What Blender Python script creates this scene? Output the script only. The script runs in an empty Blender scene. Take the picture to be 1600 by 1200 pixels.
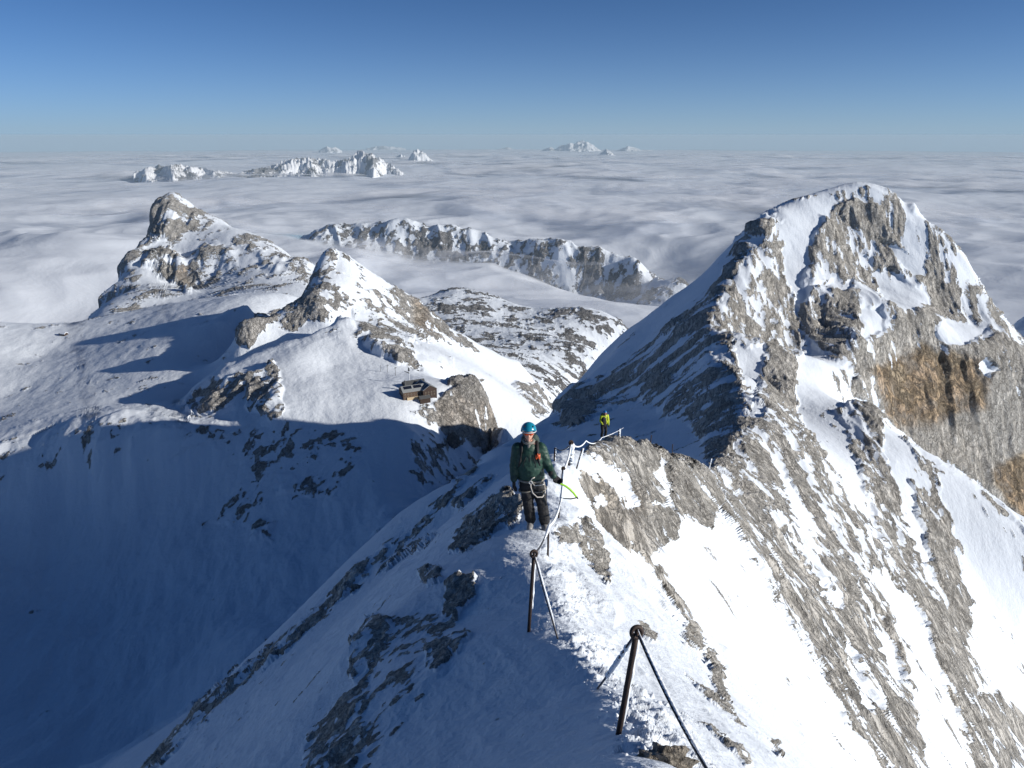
import bpy, bmesh, math, random, time
import numpy as np
from mathutils import Vector, Matrix
T0 = time.time()
scene = bpy.context.scene
COL = scene.collection
R_EARTH = 6371000.0
# ------------------------------------------------------------------ camera
FPX = 1180.0                       # focal length in pixels of the 1600 px wide photograph
PITCH = math.atan(368/FPX) + 0.0165
cam_d = bpy.data.cameras.new('camera'); cam = bpy.data.objects.new('camera', cam_d); COL.objects.link(cam)
cam_d.sensor_width = 36.0; cam_d.lens = 36.0*FPX/1600
cam_d.clip_start = 0.1; cam_d.clip_end = 400000
cam.location = (0, 0, 0); cam.rotation_euler = (math.pi/2 - PITCH, 0, 0)
scene.camera = cam
# ------------------------------------------------------------------ sky and sun
SUN_EL = math.radians(20.0); SUN_AZ = math.radians(103.4)      # azimuth clockwise from the view direction (+Y)
world = bpy.data.worlds.new('World'); scene.world = world; world.use_nodes = True
wn = world.node_tree.nodes; wl = world.node_tree.links
sky = wn.new('ShaderNodeTexSky'); sky.sky_type = 'NISHITA'; sky.sun_disc = False
sky.sun_elevation = SUN_EL; sky.sun_rotation = SUN_AZ
sky.altitude = 2700; sky.air_density = 0.5; sky.dust_density = 3.2; sky.ozone_density = 6.0
bg = wn['Background']; bg.inputs['Strength'].default_value = 0.086
# below the horizon the air looks as it does at the horizon
_tc = wn.new('ShaderNodeTexCoord'); _sx = wn.new('ShaderNodeSeparateXYZ'); _mx = wn.new('ShaderNodeMath'); _cx = wn.new('ShaderNodeCombineXYZ')
_mx.operation = 'MAXIMUM'; _mx.inputs[1].default_value = 0.006
wl.new(_tc.outputs['Generated'], _sx.inputs[0]); wl.new(_sx.outputs[0], _cx.inputs[0]); wl.new(_sx.outputs[1], _cx.inputs[1])
wl.new(_sx.outputs[2], _mx.inputs[0]); wl.new(_mx.outputs[0], _cx.inputs[2]); wl.new(_cx.outputs[0], sky.inputs['Vector'])
_tint = wn.new('ShaderNodeMix'); _tint.data_type = 'RGBA'; _tint.blend_type = 'MULTIPLY'; _tint.inputs[0].default_value = 1
_tint.inputs[7].default_value = (.80, 1.02, 1.03, 1)
wl.new(sky.outputs[0], _tint.inputs[6]); 
# pale air near the horizon
_e = wn.new('ShaderNodeMath'); _e.operation = 'MULTIPLY'; _e.inputs[1].default_value = -17.0; wl.new(_mx.outputs[0], _e.inputs[0])
_p = wn.new('ShaderNodeMath'); _p.operation = 'EXPONENT'; wl.new(_e.outputs[0], _p.inputs[0])
_f = wn.new('ShaderNodeMath'); _f.operation = 'MULTIPLY'; _f.inputs[1].default_value = 0.85; wl.new(_p.outputs[0], _f.inputs[0])
_h = wn.new('ShaderNodeMix'); _h.data_type = 'RGBA'; wl.new(_f.outputs[0], _h.inputs[0]); wl.new(_tint.outputs[2], _h.inputs[6]); _h.inputs[7].default_value = (3.5, 4.75, 5.9, 1)
wl.new(_h.outputs[2], bg.inputs['Color'])
sl = bpy.data.lights.new('sun', 'SUN'); so = bpy.data.objects.new('sun', sl); COL.objects.link(so)
sl.energy = 4.9; sl.angle = math.radians(0.5); sl.color = (1.0, 0.93, 0.82)
SUN_DIR = Vector((math.sin(SUN_AZ)*math.cos(SUN_EL), math.cos(SUN_AZ)*math.cos(SUN_EL), math.sin(SUN_EL)))
so.rotation_euler = SUN_DIR.to_track_quat('Z', 'Y').to_euler()
scene.view_settings.view_transform = 'Standard'; scene.view_settings.look = 'None'
scene.view_settings.exposure = 0.18; scene.view_settings.gamma = 1.0
scene.render.engine = 'CYCLES'
scene.cycles.max_bounces = 6; scene.cycles.transparent_max_bounces = 12; scene.cycles.volume_bounces = 0

# ------------------------------------------------------------------ measuring helpers
CP, SP = math.cos(PITCH), math.sin(PITCH)
def unproj(px, py):
    u = (np.asarray(px, float)-800)/FPX; v = (600-np.asarray(py, float))/FPX
    X = u; Y = CP + v*SP; Z = -SP + v*CP
    h = np.hypot(X, Y)
    return np.arctan2(X, Y), Z/h                # bearing, slope of the line of sight
def at(px, py, r):
    th, T = unproj(px, py)
    return Vector((r*math.sin(th), r*math.cos(th), r*float(T)))
def proj(x, y, z):
    d = y*CP - z*SP
    v = (y*SP + z*CP)/d
    return 800 + FPX*x/d, 600 - FPX*v

# ------------------------------------------------------------------ numpy gradient noise
_rng = np.random.RandomState(7)
_perm = _rng.permutation(256).astype(np.int32); _perm = np.concatenate([_perm, _perm, _perm])
_ang = _rng.rand(256)*2*np.pi
_gx = np.cos(_ang).astype(np.float32); _gy = np.sin(_ang).astype(np.float32)
def noise(x, y, seed=0):
    xf = np.floor(x); yf = np.floor(y)
    fx = (x-xf).astype(np.float32); fy = (y-yf).astype(np.float32)
    xi = (xf.astype(np.int64)+seed*37) & 255; yi = (yf.astype(np.int64)+seed*91) & 255
    u = fx*fx*fx*(fx*(fx*6-15)+10); v = fy*fy*fy*(fy*(fy*6-15)+10)
    a = _perm[xi]+yi; b = _perm[xi+1]+yi
    g = _perm[a]; n00 = _gx[g]*fx + _gy[g]*fy
    g = _perm[b]; n10 = _gx[g]*(fx-1) + _gy[g]*fy
    g = _perm[a+1]; n01 = _gx[g]*fx + _gy[g]*(fy-1)
    g = _perm[b+1]; n11 = _gx[g]*(fx-1) + _gy[g]*(fy-1)
    p = n00 + u*(n10-n00); q = n01 + u*(n11-n01)
    return (p + v*(q-p))*1.5
def fbm(x, y, octaves, seed=0, gain=0.5):
    s = 0; a = 1
    for k in range(octaves):
        s = s + a*noise(x*2**k, y*2**k, seed+k); a *= gain
    return s
def sstep(a, b, x):
    t = np.clip((x-a)/(b-a), 0, 1); return t*t*(3-2*t)
QROWS, QSTEP = 1300, 0.066
# ------------------------------------------------------------------ the lie of the land
# every line is a ridge, foot or valley line surveyed as (photo x, photo y, horizontal distance in metres)
LINES = []      # (points, back ratio, back slope)
def L(*pts, back=None): LINES.append((pts, back))
def XYZ(*pts): LINES.append(([('w',)+p for p in pts], None))
# crest of the ridge the photographer stands on, out to the notch and up the big mountain
L((1012,1205,1.8),(985,1150,3.0),(950,1080,4.0),(900,1010,5.0),(866,930,6.5),(852,870,8.4),(856,830,10.3),(868,790,13),(884,752,16.5),
  (898,724,20),(915,706,26),(935,693,33),(962,683,38),(1000,692,43),(1045,714,52),(1078,726,64),(1100,738,84),(1112,736,105))
L((1112,736,105.0),(1140,712,138.7),(1168,664,189.2),(1150,600,251.1),(1118,550,308.3),(1108,492,371.0),(1140,440,415.5),(1165,400,448.4),(1190,352,477.5),(1215,322,502.7),
  (1255,304,522.1),(1290,295,537.3),(1340,283,552.6))
# left side of the near ridge
L((900,1200,2.5),(800,1200,3.1),(700,1200,3.7),(600,1200,4.3),(520,1200,4.9),(475,1200,5.3),(520,1090,6.6),(548,1010,7.6),(600,968,8.4),(660,912,10.0),(712,866,11.5),(760,838,12.1),(810,836,11.2))
L((850,1100,4.15),(740,1080,4.9),(640,1060,5.6),(560,1100,5.7))
L((820,960,6.3),(740,960,7.0),(660,960,7.6))
L((440,1200,9.5),(500,1060,11.8),(560,975,14.0),(640,890,16.5),(700,820,18.5),(770,770,20.0),(830,745,19.5))
L((340,1200,15.0),(440,1060,19.0),(540,960,22.0),(640,865,25.0),(700,815,27.0),(760,775,27.0))
L((225,1205,24.0),(330,1090,28.0),(480,970,35.0),(560,890,40.0),(640,832,38.0),(700,784,36.0),(760,752,33.0),(800,742,29.5),(850,722,26.5), back=(1.16,1.3))
L((735,728,316.7),(750,712,338.8),(800,685,373.4),(842,661,408.8),(866,640,494.7), back=(1.05,1.1))
L((700,768,305.0),(760,735,308.3),(800,722,308.3),(840,706,301.6),(870,704,295.0),(892,694,288.4))
L((800,705,345.6),(840,685,356.0),(880,676,338.8))
L((915,702,283.4),(935,692,283.4),(950,680,281.8),(950,664,301.6))
XYZ((-2,60,-40),(0,100,-66),(2,160,-98))
L((1102,733,114.2),(1080,722,167.1),(1050,700,211.9),(1000,675,262.3),(950,664,301.6),(900,664,333.7))
# shaded left flank of the big mountain
L((1150,683,177.4),(1130,640,229.0),(1105,600,276.9),(1090,560,321.8),(1080,512,382.0),(1096,465,441.2),(1122,425,461.5),(1142,398,473.1))
L((1100,690,207.3),(1080,640,262.3),(1050,600,318.4),(1030,560,377.8),(1040,520,434.0),(1062,480,465.8),(1092,440,496.7))
L((1040,660,273.6),(1000,610,354.7),(972,580,441.2),(1000,540,470.2))
L((950,620,407.0),(910,640,445.5))
XYZ(*[(r*math.sin(math.radians(b)), r*math.cos(math.radians(b)), z+dz) for b, dz in ((22.3, -5), (23.4, -2.5), (24.4, 0), (25.3, -2)) for r, z in ((560,-31),(580,-38),(594,-98),(622,-165))])  # unseen back of the summit, thickened to cast more shade on the bowl
L((1340,283,545),(1290,295,540))
L((1262,303,537),(1215,320,530),(1150,383,520),(1105,425,520),(1075,450,530), back=(1.07,2.2))
L((1075,450,530),(1040,480,548),(985,515,586),(935,560,590),(870,625,575), back=(1.10,1.3))
# sunny right side of the near ridge
L((1060,1200,2.3),(1110,1200,3.1),(1180,1200,4.1),(1228,1198,5.0),(1130,1112,5.7),(1060,1058,6.3),(1010,1006,7.1),(972,955,8.0),(965,920,9.0),(930,890,10.0),(900,868,10.6))
L((1000,1090,4.6),(940,1000,5.8),(900,930,7.4),(880,880,9.2))
L((1255,1200,12.0),(1150,1085,15.5),(1085,1000,18.0),(1030,935,19.0),(990,890,19.0),(950,860,17.0))
L((905,760,18.0),(925,730,22.0),(950,745,24.0),(935,800,19.0),(920,840,15.5))
L((960,700,36.0),(1000,720,36.0),(1010,780,30.0),(985,830,24.0),(1030,855,24.5))
L((1040,730,48.0),(1050,790,38.0),(1058,850,29.0),(1100,870,32.0))
L((1080,745,66.0),(1110,800,48.0),(1150,900,38.0),(1220,1030,33.0),(1290,1130,30.0),(1350,1205,28.0))
L((1120,760,84.0),(1150,830,60.0),(1190,920,50.0),(1260,1020,45.0),(1340,1120,42.0),(1400,1205,41.0))
L((1145,745,114.2),(1190,830,92.0),(1260,920,84.0),(1340,1020,78.0),(1420,1120,74.0),(1480,1205,72.0))
L((1180,680,181.8),(1230,760,155.6),(1300,850,135.9),(1380,960,122.2),(1460,1080,114.2),(1540,1205,108.9))
L((1160,590,295.0),(1230,640,278.5),(1300,720,215.0),(1360,820,189.2),(1440,930,170.0),(1510,1050,155.6),(1600,1200,145.7))
L((1375,640,295.0),(1420,690,285.1),(1465,718,280.2),(1500,738,275.3),(1545,770,272.0),(1600,812,267.1),(1680,880,259.1), back=(1.07,1.2))
L((1400,720,251.1),(1480,820,240.0),(1540,920,227.4),(1600,1030,215.0),(1680,1150,204.3))
L((1205,600,275),(1255,590,312),(1310,582,345),(1345,592,365))
# yellow cliff and the upper face
L((1340,520,398.7),(1368,590,398.7),(1420,620,415.5),(1480,600,438.3),(1530,560,458.5),(1610,600,477.5))
L((1400,665,393.1),(1450,685,407.0),(1500,705,421.1),(1560,700,441.2),(1620,760,452.7))
L((1400,775,371.0),(1500,820,387.5),(1620,900,412.7))
L((1350,500,424.0),(1400,485,449.8),(1450,480,470.2),(1480,505,481.9),(1530,510,496.7),(1580,525,508.7))
L((1390,470,473.1),(1450,462,493.8),(1480,488,499.7),(1530,495,511.7),(1575,512,522.1))
L((1170,500,395.9),(1200,480,415.5),(1240,500,415.5),(1290,520,415.5))
L((1160,550,360.1),(1200,560,364.2),(1250,560,384.7))
L((1200,450,438.3),(1230,400,470.2),(1300,440,467.2),(1370,450,487.8),(1440,440,507.2),(1500,450,520.7))
L((1260,345,502.7),(1320,350,517.6),(1380,380,520.7),(1450,400,526.7))
L((1340,283,552.6),(1385,292,551.0),(1408,318,546.4),(1470,355,544.9),(1505,388,541.9),(1527,430,538.8),(1530,455,532.8),(1560,480,535.8),(1590,520,538.8),(1604,545,538.8),(1660,620,532.8),(1760,720,514.7), back=(1.1,1.1))
XYZ((262,640,-190),(240,760,-300),(215,600,-150))
XYZ((420,860,-420),(260,1000,-520),(600,900,-600),(600,560,-420))
XYZ((-40,330,-225),(-70,420,-262),(-90,520,-275),(-45,650,-310),(0,760,-345),(60,780,-350))
# shaded basin on the left
L((-200,1200,500),(0,1200,430),(110,1200,420),(225,1160,410),(330,1060,410),(400,1000,430),(500,930,460),(600,840,500),(700,765,570),(745,724,640))
L((-200,1000,680),(0,1000,610),(150,1000,570),(300,920,550),(420,850,550))
L((-200,800,860),(0,800,780),(100,790,760),(200,770,720),(330,790,650),(450,760,610),(560,740,590),(650,720,600))
L((-100,740,850),(0,752,800),(100,690,770),(190,668,720),(250,670,712),(290,674,716))
L((150,642,880),(200,632,870),(250,630,852),(284,630,842))
L((-150,620,1180),(0,620,1150),(100,610,1080),(200,600,1000),(245,606,950),(300,562,1040),(335,530,1095),(352,500,1135),(385,470,1180))
L((300,685,705),(330,660,735),(400,665,700),(450,690,660),(560,665,655),(650,672,630),(700,698,670))
# saddle with the hut
L((440,600,740),(430,640,690),(500,632,690),(560,628,690),(600,620,692),(640,616,700),(680,625,690))
L((460,560,800),(520,575,790),(600,590,750),(650,596,725),(700,595,735),(740,592,735))
L((304,622,800),(330,620,770),(380,610,760),(410,575,780),(440,550,830),(500,525,860),(560,510,880))
L((298,640,800),(310,655,768),(335,660,740),(390,660,705),(430,655,690))
L((735,592,735),(752,604,728),(775,632,715),(790,662,702),(788,690,694),(770,704,688), back=(1.05,1.2))
L((682,630,688),(700,665,672),(730,690,676),(760,704,684))
L((690,618,700),(720,602,720))
# the small summit behind the hut
L((545,489,890),(500,510,880),(450,530,870),(400,549,870),(350,575,860),(310,598,860), back=(1.03,0.9))
L((390,500,960),(375,515,960),(368,530,960),(372,540,950))
L((520,388,1100),(500,394,1095),(490,420,1070),(484,440,1050),(476,462,1020),(440,485,1000),(400,495,975),(380,505,965), back=(1.05,1.3))
L((520,388,1100),(522,420,1060),(515,450,1000),(500,475,960),(530,480,920),(545,489,890))
L((520,388,1100),(545,400,1105),(570,418,1110),(600,438,1120),(640,462,1130),(660,478,1140),(682,500,1150),(720,520,1180),(760,540,1220),(810,560,1260),(840,590,1280),(853,622,1290),(860,650,1200), back=(1.06,0.9))
L((560,470,1000),(600,500,980),(650,520,1010),(700,545,1050),(760,580,1060),(820,620,1050))
L((580,530,850),(620,560,800),(680,570,820),(740,585,850),(800,620,880),(850,655,900))
L((655,480,1110),(652,520,1060),(672,522,1060))
L((795,655,760),(830,665,760))
# snow bowl skyline on the left and the large summit behind it
L((-200,500,1600),(-80,505,1600),(0,503,1600),(40,508,1600),(78,520,1620),(112,513,1700),(128,498,2050), back=(1.06,0.6))
L((-100,560,1350),(60,560,1340),(150,545,1260),(250,525,1180),(320,505,1180),(360,480,1280),(400,462,1330),(450,460,1380))
L((128,498,2050),(140,470,2300),(150,440,2450),(190,412,2560),(200,385,2620),(222,372,2680),(234,335,2800),(240,312,2860),(265,297,2900), back=(1.05,1.4))
L((265,297,2900),(300,318,2880),(350,343,2800),(400,366,2680),(450,390,2520),(492,409,2380),(540,440,2300), back=(1.05,1.0))
L((250,330,2800),(250,362,2720),(290,362,2700),(300,335,2790))
L((200,430,2480),(230,400,2600),(260,385,2620))
L((265,297,2900),(300,335,2780),(322,365,2640),(318,385,2560),(292,410,2480),(290,445,2380),(300,455,2340))
L((225,415,2500),(250,432,2440),(275,440,2420))
L((292,410,2480),(276,410,2540),(272,440,2450))
L((330,380,2550),(400,410,2350),(460,430,2200))
L((310,452,2250),(360,452,2000),(420,452,1750),(470,440,1750))
L((140,508,1900),(220,490,1950),(280,472,2000),(340,468,1800))
# karst plateau
L((600,470,3300),(665,468,3400),(685,456,3450),(705,450,3500),(740,455,3500),(775,464,3450),(800,476,3400),(825,488,3350),(860,490,3300),(905,488,3300),(945,490,3200),(968,498,3100),(984,512,3000), back=(1.06,0.8))
L((700,500,2800),(780,530,2500),(840,560,2200),(870,590,1900),(862,620,1600))
L((800,500,3000),(880,530,2700),(930,550,2400))
L((600,520,2300),(700,540,2100),(780,560,1900),(840,600,1600))
# far bank of the cloud filled valley
L((500,356,7700),(530,350,7600),(560,352,7500),(585,350,7450),(600,352,7400),(612,344,7350),(625,342,7300),(640,349,7300),(660,357,7250),(690,352,7200),(712,352,7200),(735,360,7150),(770,368,7100),
  (790,373,7050),(810,384,7000),(830,373,6950),(850,374,6900),(862,384,6850),(880,376,6850),(930,388,6750),(960,400,6700),(985,404,6600),(1000,401,6550),(1030,412,6450),(1060,428,6350),(1078,442,6300), back=(1.06,0.55))
L((500,366,7480),(560,376,7320),(600,386,7220),(640,402,7090),(700,406,7010),(760,416,6900),(820,426,6750),(880,438,6600),(940,450,6440),(1000,462,6250),(1060,474,6020))
XYZ(*[(4700*math.sin(a), 4700*math.cos(a), -1500.0) for a in np.radians([-35,-28,-22,-16,-10,-4,2,8,13,20,30])])
XYZ(*[(6100*math.sin(a), 6100*math.cos(a), -1450.0) for a in np.radians([-14,-10,-6,-2,2])])
XYZ(*[(5500*math.sin(a), 5500*math.cos(a), -1450.0) for a in np.radians([2,6,10,13])])
XYZ(*[(9500*math.sin(a), 9500*math.cos(a), -1600.0) for a in np.radians([-60,-35,-25,-16,-10,-4,2,8,13,20,30,60])])
XYZ(*[(6500*math.sin(a), 6500*math.cos(a), -1500.0) for a in np.radians([-60,-35,-28,-22,16,20,30,60])])
XYZ(*[(3900*math.sin(a), 3900*math.cos(a), -1300.0) for a in np.radians([-60,-35,-28,-22])])
XYZ(*[(r*math.sin(a), r*math.cos(a), -1100.0-0.1*r) for r in (1600,2800) for a in np.radians([14,20,28])])
L((1570,520,1350),(1585,500,1400),(1600,492,1420),(1700,480,1450), back=(1.1,0.8))
# ground on both sides outside the picture
for _a in (-110,-80,-55):
    XYZ(*[(r*math.sin(math.radians(_a)), r*math.cos(math.radians(_a)), z) for r,z in ((1,-1.9),(3,-3.7),(10,-11),(30,-31),(100,-96),(300,-265),(700,-360),(1400,-380))])
for _a in (60,85,110):
    XYZ(*[(r*math.sin(math.radians(_a)), r*math.cos(math.radians(_a)), z) for r,z in ((1,-1.8),(3,-3.7),(10,-13),(30,-38),(100,-125),(300,-330),(1000,-800))])
XYZ((0.0,1.0,-1.68),(0.4,0.9,-1.6),(-0.4,0.9,-1.85))

def build_ctrl():
    P = []
    for pts, back in LINES:
        q = []
        for p in pts:
            if p[0] == 'w':
                x, y, z = p[1:]; r = math.hypot(x, y); q.append((math.atan2(x, y), math.log(r), z/r))
            else:
                th, T = unproj(p[0], p[1]); q.append((float(th), math.log(p[2]), float(T)))
        for a, b in zip(q[:-1], q[1:]):
            d = math.hypot(a[0]-b[0], a[1]-b[1]); n = max(1, int(d/0.035))
            for i in range(n):
                t = i/n; P.append(tuple(a[k]+(b[k]-a[k])*t for k in range(3)) + ((back,) if back else (None,)))
        P.append(q[-1]+((back,) if back else (None,)))
    out = []
    for th, l, T, back in P:
        out.append((th, l, T))
        if back:
            r = math.exp(l)
            for f in (1.0, 2.2):
                r2 = r*(1+(back[0]-1)*f); z2 = r*T - back[1]*(r2-r)
                out.append((th, math.log(r2), z2/r2))
    A = np.array(out)
    # merge near duplicates
    key = np.round(A[:, :2]/0.006).astype(int)
    _, idx = np.unique(key, axis=0, return_index=True)
    return A[np.sort(idx)]
# ------------------------------------------------------------------ base height field, T = height / distance over (bearing, ln distance)
CTRL = build_ctrl()
def solve_rbf(A, lam=0.004):
    X = A[:, :2]; n = len(X)
    D = np.sqrt(((X[:, None]-X[None])**2).sum(-1))
    P = np.hstack([np.ones((n, 1)), X])
    M = np.zeros((n+3, n+3)); M[:n, :n] = -D; M[:n, :n] -= np.eye(n)*lam*0
    M[:n, :n] += np.eye(n)*lam
    M[:n, n:] = P; M[n:, :n] = P.T
    b = np.concatenate([A[:, 2], np.zeros(3)])
    return np.linalg.solve(M, b)
W = solve_rbf(CTRL)
def rbf_eval(th, l):
    X = CTRL[:, :2].astype(np.float32); w = W[:-3].astype(np.float32)
    out = np.empty(len(th), np.float32)
    for i in range(0, len(th), 20000):
        a = th[i:i+20000, None].astype(np.float32); b = l[i:i+20000, None].astype(np.float32)
        d = np.sqrt((a-X[None, :, 0])**2 + (b-X[None, :, 1])**2)
        out[i:i+20000] = -d@w + W[-3] + W[-2]*a[:, 0] + W[-1]*b[:, 0]
    return out
CTH = np.radians(np.concatenate([np.arange(-112, -39, 3.0), np.arange(-38.5, 38.6, 0.3), np.arange(41, 113, 3.0)]))
CL = np.arange(math.log(0.85), math.log(11000), 0.0125)
_g = np.meshgrid(CTH, CL, indexing='ij')
BASE = rbf_eval(_g[0].ravel(), _g[1].ravel()).reshape(_g[0].shape)
def base_T(th, l):
    i = np.clip(np.searchsorted(CTH, th)-1, 0, len(CTH)-2); fx = (th-CTH[i])/(CTH[i+1]-CTH[i])
    y = (l-CL[0])/(CL[1]-CL[0]); j = np.clip(np.floor(y).astype(int), 0, len(CL)-2); fy = y-j
    return (BASE[i, j]*(1-fx)*(1-fy)+BASE[i+1, j]*fx*(1-fy)+BASE[i, j+1]*(1-fx)*fy+BASE[i+1, j+1]*fx*fy)
def base_z(x, y):
    r = np.hypot(x, y); return base_T(np.arctan2(x, y), np.log(r))*r
print('base field', len(CTRL), time.time()-T0)

# columns of the mesh
NR = QROWS
TH = np.radians(np.concatenate([np.arange(-110, -39, 1.5), np.arange(-38.5, 38.5, QSTEP), np.arange(39.5, 111, 1.5)]))
NT = len(TH)
LF = np.linspace(CL[0]+0.01, CL[-1]-0.01, 3400)
TB = base_T(np.repeat(TH, len(LF)), np.tile(LF, NT)).reshape(NT, len(LF))
phi = np.arctan(TB)
dphi = np.abs(np.diff(phi, axis=1)); dl = LF[1]-LF[0]
vis = TB >= np.maximum.accumulate(TB, axis=1) - 0.006
wgt = np.where(vis[:, 1:], 1.0, 0.35)
ds = wgt*np.hypot(dphi, 0.07*dl)
for _ in range(3):                                     # keep neighbouring columns in step
    k = np.ones(9)/9
    ds = np.apply_along_axis(lambda a: np.convolve(np.pad(a, 4, 'edge'), k, 'valid'), 0, ds)
S = np.concatenate([np.zeros((NT, 1)), np.cumsum(ds, axis=1)], axis=1); S /= S[:, -1:]
u = np.linspace(0, 1, NR)
LV = np.empty((NT, NR))
for i in range(NT): LV[i] = np.interp(u, S[i], LF)
THV = np.repeat(TH[:, None], NR, 1)
TV = base_T(THV.ravel(), LV.ravel()).reshape(NT, NR)
RV = np.exp(LV); XV = RV*np.sin(THV); YV = RV*np.cos(THV); ZV = RV*TV
PX, PY = proj(XV, YV, ZV)                              # where each survey point was read off the photograph
print('mesh grid', NT, NR, time.time()-T0)
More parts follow.
